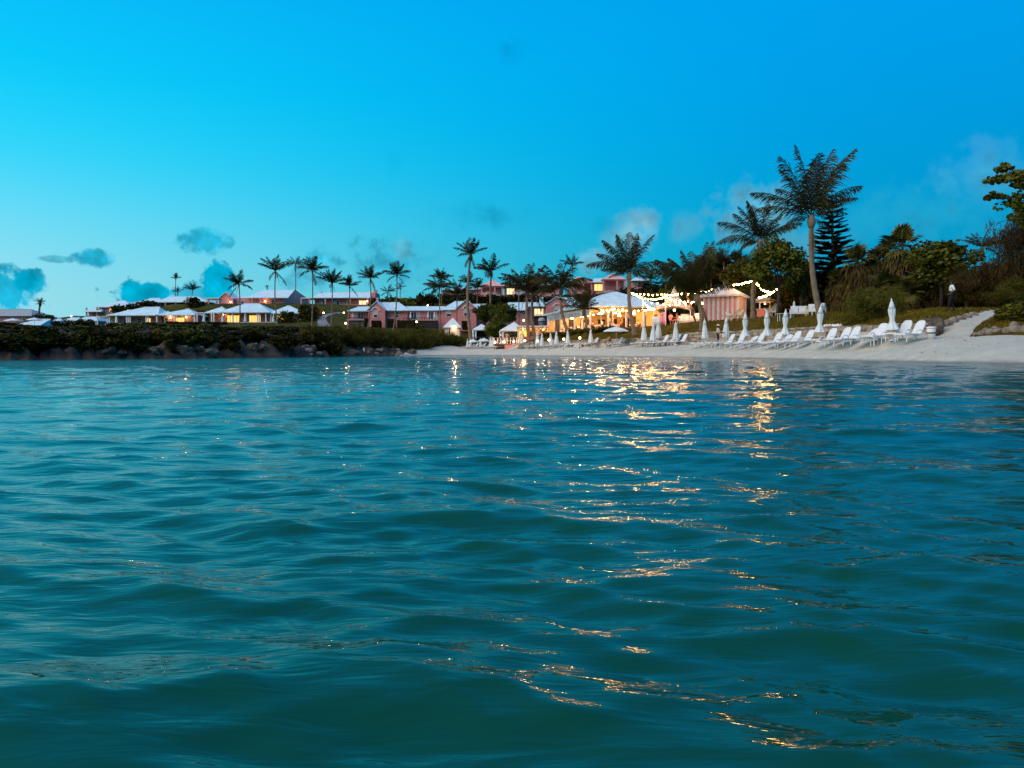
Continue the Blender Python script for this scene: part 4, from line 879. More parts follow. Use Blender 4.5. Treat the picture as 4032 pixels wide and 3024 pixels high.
h.hip(1066, 1200, 1234, 1203, -1.6, 6, 1118, 1133); h.wall(1084, 1194, 1235, 1297, .4, 5, PINKD); h.window(1084, 1120, 1240, 1264, .4, LIT, mull=2, sash=False); h.window(1176, 1182, 1245, 1265, .4, GLASS, sash=False); h.posts([1075, 1128], 1236, 1285, -1.3, w=.1)
for (nm, lb, a) in (('cottage', 'white hip-roofed cottage at the far end of the lower row', (70, 178, 1281, 1256, 128, 178)), ('cottage', 'white twin-hipped cottage left of the dark clipped bushes', (163, 240, 1280, 1255, 205, 222)), ('cottage', 'white hip-roofed cottage half hidden by dark clipped bushes', (212, 305, 1276, 1250, 258, 296)), ('cottage', 'low white roofed cottage behind the dark clipped bushes', (306, 396, 1263, 1247, 316, 380))):
    xa, xb, ye, yr, ra, rb = a; h = House((xa+xb)/2, ye+18, 160+(xa-70)*.05, nm, lb); h.hip(xa, xb, ye, yr, -1.5, 5.5, ra, rb); h.wall(xa+8, xb-8, ye, ye+26, .6, 4.6, PINKD); h.posts([xa+6, (xa+xb)/2, xb-6], ye+1, ye+24, -1.2, w=.1); h.window(xa+18, xa+30, ye+6, ye+20, .6); h.window(xb-32, xb-18, ye+6, ye+20, .6)
# upper row
h = House(60, 1268, 260, 'house', 'plain pink house with grey hip roof at the far left')
h.hip(-180, 132, 1244, 1214, -1, 14, -120, 80, ROOFD); h.wall(-170, 126, 1244, 1290, 0, 13, PINKD); h.window(40, 54, 1250, 1262, 0); h.window(-30, -16, 1250, 1262, 0); h.window(90, 100, 1250, 1262, 0)
h = House(430, 1236, 205, 'house', 'upper house with stepped pale hip roofs above dark hedge')
h.hip(385, 520, 1209, 1181, -1, 9, 443, 466); h.hip(342, 410, 1227, 1203, -1.5, 5, 392, 408, name='porch_roof'); h.hip(440, 560, 1192, 1177, 6, 14, 470, 505, name='rear_roof', m=ROOFD); h.wall(392, 512, 1210, 1262, 0, 8, PINKD); h.wall(450, 550, 1192, 1240, 7, 13, PINKD); h.window(430, 447, 1213, 1227, 0, LIT, sash=False); h.window(398, 416, 1214, 1230, 0); h.posts([348, 389, 448], 1212, 1245, -.8, PINKD, .15); h.wall(346, 400, 1226, 1250, .3, 5, PINKD)
h = House(680, 1213, 205, 'house', 'long low pale-roofed upper house with dark veranda')
h.hip(622, 822, 1190, 1165, -1.5, 9, 640, 758); h.hip(538, 640, 1192, 1172, -1, 7, 570, 612, name='side_roof'); h.wall(630, 812, 1191, 1240, 1.2, 8, PINKD); h.wall(545, 632, 1193, 1240, .8, 6, PINKD); h.box('skylight', 752, 766, 1167, 1180, 1.6, 1.9, ROOFD)
h.posts([560, 590, 625, 660, 700, 740, 815], 1191, 1222, -1.2, PINKD, .14); h.window(575, 588, 1197, 1213, .8); h.window(600, 612, 1197, 1213, .8); h.window(640, 656, 1197, 1213, 1.2); h.window(770, 790, 1196, 1212, 1.2); h.sconce(727, 1204, -1.3, 10, .15); h.rail(545, 830, 1208, 1218, -2.2, PINKD)
h = House(1000, 1203, 205, 'house', 'upper house with broad white roof and plain pink gable end')
h.hip(865, 1010, 1176, 1161, 1, 9, 900, 1010, name='side_roof'); h.gable(866, 922, 1176, 1153, -.6, 6); h.wall(922, 1119, 1173, 1225, .5, 8); h.wall(880, 925, 1174, 1225, .8, 6)
x0, x1 = h.x(975), h.x(1140); e, r_ = h.z(1173), h.z(1137)
MB().add([(x0, -1.2, e), (x1, -1.2, e), (x1+.0, 5, r_), (h.x(1012), 5, r_), (x0, 11, e), (h.x(1182), 11, e), (x0, -1.2, e-.18), (x1, -1.2, e-.18)], [(0, 1, 2, 3), (0, 3, 4), (3, 2, 5, 4), (6, 7, 1, 0)]).build('roof', ROOF, h.t)
xa, xc, xb = h.x(1119), h.x(1147), h.x(1179); b = h.z(1225)
MB().add([(xa, -.8, b), (xa, -.8, e), (xc, 5, r_-.1), (xb, 10.8, e), (xb, 10.8, b)], [(0, 4, 3, 2, 1)]).build('gable_wall', PINKD, h.t)
h.window(1066, 1084, 1182, 1199, .5); h.window(905, 925, 1184, 1203, .8, LITW, mull=1, sash=False); h.window(945, 960, 1184, 1203, .5); h.sconce(913, 1190, -.7, 40, .2); h.sconce(1043, 1186, .45, 40, .2); h.posts([828, 860, 999, 1030], 1175, 1215, -1.0, PINK, .18); h.box('veranda_beam', 815, 870, 1173, 1177, -1.4, 4, TRIM); h.rail(1060, 1185, 1200, 1208, -1.6, PINKD)
h = House(1350, 1203, 205, 'house', 'long white-roofed upper house with a chimney at each end')
h.hip(1228, 1462, 1173, 1148, -1.5, 9, 1258, 1461); h.wall(1236, 1456, 1174, 1225, .8, 8); h.box('end_wall', 1460, 1478, 1152, 1225, 0, 7, PINK); h.chimney(1470, 1140, 1155, 12, 3); h.chimney(1248, 1146, 1170, 12, 3, ROOF); h.box('veranda_beam', 1188, 1232, 1173, 1177, -1.2, 4, TRIM)
for p in ((1258, 1280), (1311, 1335), (1360, 1374)): w = h.window(*p, 1183, 1202, .8, GLASS, mull=1, sash=False); h.blind(w, p[0], p[0]+(p[1]-p[0])*.5, 1183, 1202, .8)
h.window(1410, 1441, 1182, 1202, .8, LITW, mull=1, sash=False); h.posts([1192, 1224, 1286, 1382, 1452], 1174, 1215, -1.2, PINK, .18); h.sconce(1449, 1188, -1.3, 30, .18); h.rail(1190, 1460, 1201, 1209, -2.0, PINKD)
# the long pink house with arched gables
h = House(1600, 1287, 155, 'pink_house', 'long pink house with two arched-window gables and stepped white roofs')
h.hip(1372, 1460, 1224, 1206, -1.2, 6, 1400, 1460, name='wing_roof'); h.wall(1378, 1456, 1225, 1262, .6, 5.5); h.wall(1374, 1440, 1262, 1300, -1.2, 5, ROCK); h.box('terrace', 1372, 1442, 1257, 1262, -1.5, .6, PINKD); w = h.window(1398, 1430, 1229, 1256, .6, mull=2, sash=False); h.blind(w, 1398, 1408, 1229, 1256, .6); h.rail(1376, 1440, 1250, 1257, -1.3, DARKW, .4)
h.gable(1455, 1520, 1220, 1190, -1.0, 6, yb=1305); w = h.window(1474, 1493, 1226, 1252, -1.0); h.blind(w, 1474, 1493, 1226, 1240, -1.0); h.hood(1464, 1502, 1212, 1224, -1.0)
h.hip(1490, 1612, 1222, 1187, -.6, 9, 1480, 1562); h.wall(1520, 1604, 1222, 1305, .2, 8); h.window(1556, 1571, 1226, 1252, .2); h.hip(1590, 1745, 1221, 1204, .2, 8, 1560, 1745, name='middle_roof'); h.wall(1604, 1740, 1221, 1305, 1.0, 7.5)
for p in ((1614, 1653), (1681, 1720)): w = h.window(*p, 1228, 1258, 1.0, mull=2, sash=False); h.blind(w, p[0]+20, p[1], 1228, 1258, 1.0)
h.rail(1594, 1715, 1252, 1261, -1.4, DARKW, .5); h.box('terrace', 1590, 1720, 1261, 1264, -1.6, 1, PINKD); h.box('terrace_wall', 1592, 1718, 1264, 1300, -1.4, -1.1, DARKW)
h.hip(1736, 1846, 1219, 1183, .2, 9, 1782, 1846); h.wall(1738, 1802, 1219, 1305, .6, 8); w = h.window(1755, 1777, 1223, 1248, .6); h.blind(w, 1755, 1777, 1223, 1236, .6)
h.gable(1800, 1876, 1217, 1185, -1.2, 7, yb=1305); w = h.window(1827, 1851, 1220, 1248, -1.2); h.blind(w, 1827, 1851, 1220, 1233, -1.2); h.hood(1820, 1858, 1206, 1218, -1.2)
h.hip(1850, 1935, 1214, 1195, .5, 8, 1850, 1912, name='end_roof'); h.wall(1874, 1928, 1214, 1305, 1, 7); h.chimney(1478, 1172, 1190, 7, 2.5); h.posts([1528, 1538], 1224, 1290, .1, PINKD, .07, 'downpipe')
# pink house behind the beach bar
h = House(2100, 1285, 165, 'pink_house', 'pink house behind the beach bar with chimney, gable and lit balcony door')
h.hip(1980, 2078, 1221, 1188, -1, 9, 2000, 2078); h.hip(2070, 2170, 1206, 1188, -.6, 9, 2060, 2170, name='middle_roof'); h.wall(1990, 2076, 1222, 1300, 0, 8); h.wall(2070, 2160, 1207, 1310, .5, 8); h.chimney(2134, 1169, 1195, 14, 3, ROOF); h.window(2016, 2030, 1227, 1240, 0)
h.gable(2150, 2232, 1199, 1172, -1.2, 8, yb=1310); w = h.window(2183, 2203, 1210, 1233, -1.2); h.blind(w, 2183, 2203, 1210, 1221, -1.2); h.hood(2174, 2212, 1197, 1208, -1.2); h.hip(2195, 2290, 1200, 1168, 0, 9, 2197, 2262, name='end_roof'); h.wall(2228, 2285, 1200, 1310, .5, 8)
h.window(2103, 2141, 1214, 1244, .5, LITW, mull=2, sash=False); h.box('balcony', 2100, 2150, 1246, 1250, -1.8, .5, DARKW); h.rail(2102, 2150, 1240, 1246, -1.7, DARKW, .45); h.box('undercroft', 2102, 2150, 1251, 1285, -1.5, .4, DARKW)
x0, x1 = h.x(1950), h.x(2070); MB().add([(x0, -1.5, h.z(1290)), (x1, -1.5, h.z(1300)), (x1, -1.5, h.z(1270)), (h.x(2010), -1.5, h.z(1240)), (x0, -1.5, h.z(1238)), (x0, -1.1, h.z(1238)), (h.x(2010), -1.1, h.z(1240)), (x1, -1.1, h.z(1270))], [(0, 1, 2, 3, 4), (4, 3, 6, 5), (3, 2, 7, 6)]).build('stair_wall', PINK, h.t)
# hilltop houses
def porch(h, xa, xb, ye, ya, yb, pm=ROOF):
    xm = (xa+xb)/2; h.hip(xa, xb, ye, ya, -2.5, 5.5, xm, xm, PINKROOF); h.box('fascia', xa+3, xb-3, ye+2, ye+6, -2.2, 5, PINK); h.posts([xa+6, xa+(xb-xa)*.62, xb-6], ye+6, yb, -2.0, PINK, .22); h.wall(xa+8, xb-4, ye+6, yb+14, 1.0, 5)
    h.window(xa+20, xa+34, ye+12, yb-1, 1.0, CURTAIN, mull=1, sash=False); h.window(xb-32, xb-16, ye+12, yb-1, 1.0, CURTAIN, mull=1, sash=False); h.rail(xa+6, xb-30, yb-9, yb, -2.1, WHITE); h.box('porch_floor', xa+2, xb, yb, yb+8, -2.4, 1, PINK)
h = House(1960, 1165, 212, 'hilltop_house', 'hilltop pink house with pointed porch roof left of the dark palms')
h.hip(1738, 1800, 1143, 1136, -1, 6, 1750, 1790, name='wing_roof'); h.wall(1744, 1796, 1144, 1185, 0, 5); h.window(1758, 1778, 1158, 1173, 0, GLASS, sash=False); h.wall(1790, 1900, 1138, 1185, 1, 6); h.hip(1784, 1905, 1138, 1128, 0, 7, 1800, 1890, name='link_roof'); h.window(1812, 1826, 1146, 1164, 1); h.window(1850, 1866, 1146, 1164, 1)
porch(h, 1892, 1984, 1128, 1099, 1163); h.hip(1980, 2090, 1127, 1114, -1, 7, 1995, 2080, name='link_roof'); h.wall(1986, 2092, 1127, 1180, .6, 6); h.window(1994, 2027, 1134, 1160, .6, LITW, mull=2, sash=False); h.window(2046, 2066, 1138, 1158, .6, CURTAIN); h.rail(2016, 2068, 1153, 1163, -1, WHITE); h.hip(2090, 2215, 1122, 1106, 0, 8, 2130, 2180, name='end_roof'); h.wall(2092, 2206, 1122, 1180, .5, 7, PINKD); h.window(2141, 2156, 1125, 1152, .5, CURTAIN); h.window(2105, 2118, 1130, 1152, .5)
h = House(2280, 1162, 212, 'hilltop_house', 'hilltop pink house with pointed porch roof behind the spindly palm'); porch(h, 2232, 2332, 1115, 1085, 1161)
h = House(2400, 1158, 210, 'hilltop_house', 'hilltop pink house with white balcony and one bright lit window')
h.hip(2328, 2398, 1111, 1093, -.5, 7, 2345, 2390, name='link_roof'); h.wall(2334, 2392, 1111, 1175, .6, 6); h.window(2340, 2381, 1117, 1145, .6, LIT, mull=2, sash=False); porch(h, 2366, 2462, 1102, 1074, 1156)
h = House(2520, 1125, 205, 'hilltop_house', 'small pink hilltop house with white pyramid roof at the right end'); h.hip(2484, 2562, 1105, 1087, -1, 5, 2512, 2516); h.wall(2490, 2556, 1105, 1160, 0, 4.5, PINKD); h.window(2510, 2522, 1110, 1122, 0); h.window(2538, 2546, 1110, 1122, 0)
# driveway curving up between the houses
DRV = mat('grey_driveway', (.24, .22, .22), .9, .2, 2, .3, 12); mb = MB(); dl = [(1280, 62, 128), (1282, 56, 136), (1278, 48, 146), (1272, 40, 156), (1270, 30, 166), (1284, 26, 174), (1310, 24, 180), (1345, 22, 184)]
for i, (px, w, Y) in enumerate(dl):
    for e in range(5): mb.v.append(tuple(G(px-w/2+w*e/4, Y, .05)))
for i in range(len(dl)-1):
    for e in range(4): mb.f.append((i*5+e, i*5+e+1, (i+1)*5+e+1, (i+1)*5+e)); mb.m.append(0)
tag(mb.build('driveway', DRV), kind='structure')
# ------------------------------------------------------------------ kiosk and cabanas on the beach
KW = mat('cream_panel', (.72, .58, .48), .8, .12, 2)
h = House(1783, 1316, 136, 'kiosk', 'white pyramid-roofed kiosk with a bright wall lantern', 'kiosk'); h.hip(1748, 1818, 1288, 1251, -1.5, 1.6, 1783, 1783, CANVAS); h.box('wall', 1754, 1812, 1288, 1325, -1.1, 1.2, KW); h.window(1768, 1778, 1296, 1318, -1.1, sash=False, name='door'); h.sconce(1790, 1289, -1.1, 110, .24, LANTERN)
def cabana(px, py, Y, xa, xb, ye, ya, label, back=DARKW, m=CANVAS):
    h = House(px, py, Y, 'cabana', label, 'cabana'); w = h.x(xb)-h.x(xa); h.hip(xa, xb, ye, ya, -w/2, w/2, px, px, m); h.box('valance', xa+1, xb-1, ye+.5, ye+4, -w/2+.06, w/2-.06, m)
    for sx in (xa+3, xb-3):
        for d in (-w/2+.2, w/2-.2): MB().tube([(h.x(sx), d, h.z(py+6)), (h.x(sx), d, h.z(ye+2))], .05, 6).build('post', WHITE, h.t)
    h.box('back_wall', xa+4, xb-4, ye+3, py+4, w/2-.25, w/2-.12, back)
    for sx, k in ((xa+3, 1), (xa+13, 1), (xb-3, -1)): MB().lathe([(.10, 0), (.16, h.z(ye+3)*.3), (.13, h.z(ye+3)*.6), (.2, h.z(ye+3))], 10, (h.x(sx), -w/2+.3, 0), 5, .25).build('curtain', m, h.t, True)
    h.box('curtain_wall', xa+2, xa+3.5, ye+3, py, -w/2+.3, w/2-.2, m); h.box('daybed', xa+14, xb-6, py-9, py, -w/4, w/3, DARKW); return h
cabana(1896, 1334, 133, 1862, 1931, 1298, 1276, 'white curtained cabana with dark inside beside the tall curved palm')
h = cabana(2024, 1338, 124, 1968, 2072, 1302, 1268, 'large white-roofed cabana on the deck of the beach bar', KW); lamp('cabana_light', h.t, (0, -.3, 1.4), 60, (1, .6, .3)); MB().ball((0, -.3, 1.55), .1).build('lantern', GLOBE, h.t, True)
# beach bar
WARM = mat('warm_bar_panel', (.75, .52, .28), .7, .2, 2); AMBER = mat('amber_glass', (.9, .5, .1), .3, .2, 3, emit=(1, .45, .06), es=1.4)
h = House(2100, 1345, 119, 'beach_bar', 'open beach bar with flat white roof and amber lit counter', 'bar'); h.box('roof', 2034, 2162, 1284, 1291, -2.4, 4, CANVAS); h.box('ceiling', 2038, 2158, 1291.2, 1293, -2, 3.8, WARM); h.box('back_wall', 2040, 2158, 1293, 1352, 3, 3.2, WARM); h.box('counter', 2060, 2150, 1325, 1352, -.8, -.2, PINK); h.posts([2040, 2078, 2118, 2156], 1291, 1352, -2.1, TRIM, .1)
for a, b in ((2046, 2058), (2062, 2074)): h.box('amber_panel', a, b, 1300, 1340, 2.9, 2.98, AMBER)
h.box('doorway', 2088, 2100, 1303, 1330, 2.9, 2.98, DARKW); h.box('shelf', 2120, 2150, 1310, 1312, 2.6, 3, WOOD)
for k in range(6): MB().lathe([(.05, 0), (.05, .22), (.02, .27), (.02, .34)], 8, (h.x(2122+k*5), 2.8, h.z(1310))).build('bottle', GLASS, h.t)
for px in (2060, 2100, 2140): MB().ball((h.x(px), .5, h.z(1298)), .09).build('ceiling_lamp', GLOBE, h.t, True); lamp('bar_light', h.t, (h.x(px), .3, h.z(1303)), 110, (1, .52, .18))
h = House(2000, 1376, 117, 'bar_deck', 'raised pink deck with timber railing in front of the beach bar', 'deck'); h.box('base_wall', 1987, 2050, 1356, 1384, 0, 6, PINK); h.box('deck_floor', 1944, 2052, 1353, 1356, -.1, 8, WOOD); h.box('step_wall', 1946, 1986.5, 1357, 1384, 1.5, 7, PINKD)
h.posts([1946, 1960, 1972, 1985, 1997, 2010, 2022, 2034, 2049], 1330, 1353, .1, TRIM, .06, 'rail_post'); h.box('handrail', 1944, 2052, 1329, 1331, .03, .2, WOOD); h.box('mid_rail', 1944, 2052, 1341, 1342, .06, .14, TRIM)
mb = MB(); x0, x1 = h.x(2120), h.x(2165); mb.add([(x0, -1, h.z(1352)), (x1, -1, h.z(1352)), (x1, -1, h.z(1318)), (x0, -1, h.z(1342)), (x0, -.8, h.z(1342)), (x1, -.8, h.z(1318))], [(0, 1, 2, 3), (3, 2, 5, 4)]).build('stair_wall', PINK, h.t)
SCU = mat('grey_sculpture', (.34, .36, .38), .6, .4, 6, .5, 20)
t = thing('stone_sculpture', 'rounded grey stone ornament under the balcony of the pink house', 'sculpture', P(2133, 1281, 128)); mb = MB(); mb.lathe([(.3, 0), (.5, .25), (.62, .6), (.6, .95), (.42, 1.2), (.1, 1.28)], 14)  .build('ornament_body', SCU, t, True)
MB().lathe([(.64, .52), (.66, .60), (.64, .68)], 14).build('carved_band', ROCKD, t, True); MB().box(-.6, .6, -.6, .6, -1.6, -.01).build('plinth', PINKD, t)
# ------------------------------------------------------------------ restaurant pavilion
INT = mat('warm_interior', (.70, .46, .22), .8, .2, 1.5); CEIL = mat('timber_ceiling', (.55, .32, .12), .7, .25, 3)
A = P(2323, 1297, 100); A.z = 3.3; RZ = math.atan2(.238, .973)
t = thing('restaurant_pavilion', 'open restaurant pavilion with white hip roof and glowing interior', 'pavilion', A, RZ); W, D, EV, RD = 10.0, 19.0, 2.85, 5.05
MB().box(-.3, W+.3, -.3, D+.3, -1.6, 0).build('floor_slab', PINKD, t)
def hiploc(x0, x1, y0, y1, e, r_, ya, yb, nm, m=ROOF, th=.2):
    xm = (x0+x1)/2; v = [(x0, y0, e), (x1, y0, e), (x1, y1, e), (x0, y1, e), (xm, ya, r_), (xm, yb, r_), (x0, y0, e-th), (x1, y0, e-th), (x1, y1, e-th), (x0, y1, e-th)]
    return MB().add(v, [(0, 1, 4), (1, 2, 5, 4), (2, 3, 5), (3, 0, 4, 5), (6, 7, 1, 0), (7, 8, 2, 1), (8, 9, 3, 2), (9, 6, 0, 3), (9, 8, 7, 6)]).build(nm, m, t)
hiploc(-.7, W+.7, -.7, 12.3, EV+.2, RD+.2, 3.6, 8.8, 'roof'); hiploc(-.55, W+.5, 11.2, D+.6, EV+.05, RD-.9, 13.4, 16.2, 'rear_roof')
MB().box(-.2, W, -.2, D, EV-.12, EV-.06).build('ceiling', CEIL, t)
MB().box(.05, W-.05, D-.15, D, 0, EV-.13).build('end_wall', INT, t); MB().box(W-.2, W, 0, D-.16, 0, EV-.13).build('inner_wall', INT, t)
for i in range(7): MB().box(-.11, .11, i*D/6-.11, i*D/6+.11, 0, EV-.13).build('post', TRIM, t)
for i in range(1, 5): MB().box(i*W/4-.11, i*W/4+.11, -.11, .11, 0, EV-.13).build('post', TRIM, t)
MB().box(-.14, .14, .12, D, EV-.42, EV-.13).build('side_beam', TRIM, t); MB().box(-.14, W, -.14, .11, EV-.36, EV-.13).build('front_beam', WARM, t)
BLND = mat('grey_roller_blind', (.42, .44, .45), .8, .15, 4)
for i in range(6): MB().box(-.06, -.02, i*D/6+.14, (i+1)*D/6-.14, EV-1.05, EV-.43).build('roller_blind', BLND, t)
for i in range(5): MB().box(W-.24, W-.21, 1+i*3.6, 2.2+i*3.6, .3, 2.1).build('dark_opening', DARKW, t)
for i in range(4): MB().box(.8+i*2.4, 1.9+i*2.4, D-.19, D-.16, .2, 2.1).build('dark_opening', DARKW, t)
for i, (x, y) in enumerate([(2.2, 1.8), (6.8, 1.8), (2.2, 7), (6.8, 7), (3, 12), (3, 16.5)]):
    MB().lathe([(.05, .35), (.20, .12), (.22, 0), (.03, -.02)], 10, (x, y, EV-.75)).build('pendant_lamp', LANTERN, t, True); lamp('pendant_light', t, (x, y, EV-.95), 330, (1, .58, .20), .15)
PAV = t; PR = Matrix.Translation(A) @ Matrix.Rotation(RZ, 4, 'Z')
# peaked party tent
tc_ = P(2655, 1277, 90); tc_.z = gz(tc_.x, 90); TZ = 5.45-tc_.z; TP = 7.95-tc_.z
t = thing('party_tent', 'white high-peaked party tent beside the restaurant pavilion', 'tent', tc_); cs = [(1.3, -2.7), (2.7, 1.3), (-1.3, 2.7), (-2.7, -1.3)]; N = 12; mb = MB(); K = 9; ring = []
for k in range(K+1):
    f = k/K
    for c in range(4):
        a, b = Vector((*cs[c], 0)), Vector((*cs[(c+1) % 4], 0))
        for j in range(N//2):
            q = a.lerp(b, j/(N//2)); inw = 1-.10*math.sin(math.pi*j/(N//2)); r_ = (1-f)**1.0*.985+.015; z = TZ+(TP-TZ)*(.22*f+.78*f**2.6)+(1-f)*.30*math.sin(math.pi*j/(N//2))
            mb.v.append((q.x*r_*inw, q.y*r_*inw, z))
nn = 4*(N//2)
for k in range(K):
    for j in range(nn): mb.f.append((k*nn+j, k*nn+(j+1) % nn, (k+1)*nn+(j+1) % nn, (k+1)*nn+j)); mb.m.append(0)
TENT = mat('tent_canvas', (.46, .39, .35), .8, .1, 2); mb.build('canopy', TENT, t, True)
mb = MB()
for j in range(nn):
    c, jj = divmod(j, N//2); x, y, z = 0, 0, 0
for k in range(nn):
    c, j = divmod(k, N//2); q = Vector((*cs[c], 0)).lerp(Vector((*cs[(c+1) % 4], 0)), j/(N//2)); inw = 1-.10*math.sin(math.pi*j/(N//2)); z = TZ+.30*math.sin(math.pi*j/(N//2)); d = .42-.24*math.sin(math.pi*j/(N//2))
    mb.v += [(q.x*inw*1.004, q.y*inw*1.004, z), (q.x*inw*1.01, q.y*inw*1.01, z-d)]
for k in range(nn): a, b = k*2, ((k+1) % nn)*2; mb.f.append((a, a+1, b+1, b)); mb.m.append(0)
mb.build('valance', TENT, t, True)
for c in cs: MB().tube([(c[0]*.97, c[1]*.97, -.1), (c[0]*.97, c[1]*.97, TZ-.1)], .06, 8).build('pole', TRIM, t)
MB().lathe([(.12, TP-.1), (.07, TP+.15), (.02, TP+.45)], 8).build('finial', TENT, t)
MB().ball((0, 0, TZ-.2), .14).build('tent_lamp', GLOBE, t, True); lamp('tent_light', t, (0, 0, TZ-.45), 45, (1, .5, .22))
# striped pavilion
SPK = mat('rose_canvas', (.78, .30, .28), .85, .12, 3); SWH = mat('pale_canvas', (.80, .78, .74), .85, .1, 3)
c0 = P(2907, 1250, 76.5); c0.z = gz(c0.x, 77)-.1; th = R(29); S = 3.5; t = thing('striped_pavilion', 'rose and white striped canvas pavilion with cream hip roof', 'pavilion', c0)
ex, ey = Vector((-math.cos(th), math.sin(th), 0)), Vector((math.sin(th), math.cos(th), 0)); HW = 2.45; NP = 15
for f_, (o_, d_) in enumerate(((Vector((0, 0, 0)), ex), (Vector((0, 0, 0)), ey), (ex*S, ey), (ey*S, ex))):
    nrm = (ex*-.02 if d_ is ey else ey*-.02)*(1 if f_ < 2 else -1)
    for k in range(NP):
        a, b = o_+d_*(S*k/NP), o_+d_*(S*(k+1)/NP); m_ = (a+b)/2+nrm*2.2; zb = -.35
        MB().add([(*a.xy, zb), (*m_.xy, zb), (*b.xy, zb), (*a.xy, HW), (*m_.xy, HW), (*b.xy, HW)], [(0, 1, 4, 3), (1, 2, 5, 4)]).build('canvas_panel', SPK if k % 2 else SWH, t)
cc = (ex+ey)*S/2; rr_ = [Vector((0, 0, 0)), ey*S, (ex+ey)*S, ex*S]; mb = MB(); RC = mat('cream_roof_canvas', (.86, .74, .62), .8, .12, 1.5)
for f, z in ((1.16, HW-.05), (1.16, HW+.12), (.62, HW+.72), (.16, HW+1.12), (.02, HW+1.16)):
    for q in rr_: v = cc+(q-cc)*f; mb.v.append((v.x, v.y, z))
for k in range(4):
    for j in range(4): mb.f.append((k*4+j, k*4+(j+1) % 4, (k+1)*4+(j+1) % 4, (k+1)*4+j)); mb.m.append(0)
mb.build('roof', RC, t)
# serving canopy right of the striped pavilion
h = House(3012, 1245, 80, 'serving_canopy', 'small beige canopy over a pink serving counter', 'canopy'); h.hip(2976, 3048, 1180, 1167, -1, 1.2, 3005, 3020, TENT); h.box('valance', 2979, 3045, 1181, 1190, -.9, 1.1, TENT); h.posts([2981, 3043], 1190, 1256, -.85, TRIM, .05); h.posts([2981, 3043], 1190, 1256, 1.0, TRIM, .05, 'rear_post'); h.box('counter', 2972, 3020, 1220, 1258, -1.2, -.6, SPK); h.box('counter_top', 2969, 3023, 1218, 1219.8, -1.3, -.5, TRIM); MB().ball((h.x(3012), 0, h.z(1196)), .08).build('lamp', GLOBE, h.t, True); lamp('canopy_light', h.t, (h.x(3012), 0, h.z(1203)), 45, (1, .55, .22))
# ------------------------------------------------------------------ sunshades
def closed_shade(style):
    t = thing('closed_parasol', '', 'parasol'); MB().tube([(0, 0, -.25), (0, 0, 2.25)], .025, 7).build('pole', WHITE, t)
    if style == 'cone': prof = [(.30, .55), (.30, .58), (.27, .9), (.22, 1.3), (.155, 1.75), (.09, 2.1), (.03, 2.28)]
    else: prof = [(.36, .62), (.345, .65), (.24, .85), (.13, 1.12), (.115, 1.25), (.17, 1.55), (.185, 1.8), (.13, 2.0), (.10, 2.1), (.03, 2.28)]
    MB().lathe(prof, 28, (0, 0, 0), 7, .17).build('canopy', CANVAS, t, True)
    v = MB().lathe([(.17 if style == 'cone' else .19, 1.86 if style == 'cone' else 1.84), (.13, 2.05), (.05, 2.3)], 14, (0, 0, 0), 7, .08).build('vent_cap', CANVAS, t, True)
    MB().ball((0, 0, 2.36), .05, sq=(1, 1, 1.4)).build('finial', WHITE, t, True)
    if style != 'cone': MB().lathe([(.13, 1.12), (.13, 1.2)], 12).build('tie_strap', WHITE, t)
    MB().lathe([(.22, 0), (.2, .06), (.05, .09)], 12).build('base', WHITE, t); return t
CONE, TIED = closed_shade('cone'), closed_shade('tied'); used = set()
def place(proto, loc, rz, label, group=None, scale=None):
    tl = proto in (CONE, TIED); jx, jy = (g_.uniform(-.035, .035), g_.uniform(-.035, .035)) if tl else (0, 0)
    if not tl: rz += R(g_.uniform(-6, 6))
    if proto.name not in used:
        used.add(proto.name); proto.location = loc; proto.rotation_euler = (jx, jy, rz); proto['label'] = label
        if group: proto['group'] = group
        if scale: proto.scale = (scale,)*3
        return proto
    o = dup(proto, loc, rz, label, group, scale); o.rotation_euler = (jx, jy, rz)
    if not group and 'group' in o: del o['group']
    if not scale: o.scale = (1, 1, 1)
    return o
g_ = random.Random(3)
cones = [(1842, 126, .70), (1853, 126, .74), (1893, 123, .74), (1932, 122, .82), (1941, 121, .80), (2056, 111, .92), (2117, 101.5, .92), (2134, 99.5, .82), (2170, 97.5, .82), (2192, 96, .88), (2237, 94, .88), (2326, 88, .86)]
for i, (px, Y, s) in enumerate(cones): place(CONE, G(px, Y, .01), g_.uniform(0, 6), 'closed white parasol standing among the loungers at the beach bar' if px < 2080 else 'closed white cone parasol on the sand below the restaurant pavilion', 'closed parasols at the beach bar' if px < 2080 else 'closed parasols below the restaurant', s)
for px, Y, s in [(2535, 79, 1.0), (2570, 77, .96), (2592, 78.2, 1.06), (2661, 74, .95), (2776, 69, .94), (2857, 66, .94)]: place(CONE, G(px, Y, .01), g_.uniform(0, 6), 'closed white cone parasol among the loungers in front of the tent', 'closed parasols in front of the tent', s)
for px, Y, s in [(2932, 61, 1.05), (3018, 57.3, 1.02), (3089, 54.5, 1.0), (3224, 49.5, .98), (3514, 41.5, .93)]: place(TIED, G(px, Y, .01), g_.uniform(0, 6), 'closed white parasol tied at the waist beside the stone wall loungers', 'tied parasols along the stone wall', s)
place(CONE, G(3124, 62.5, .01), 0, 'closed cream parasol beside the white garden sofa', None, .55)
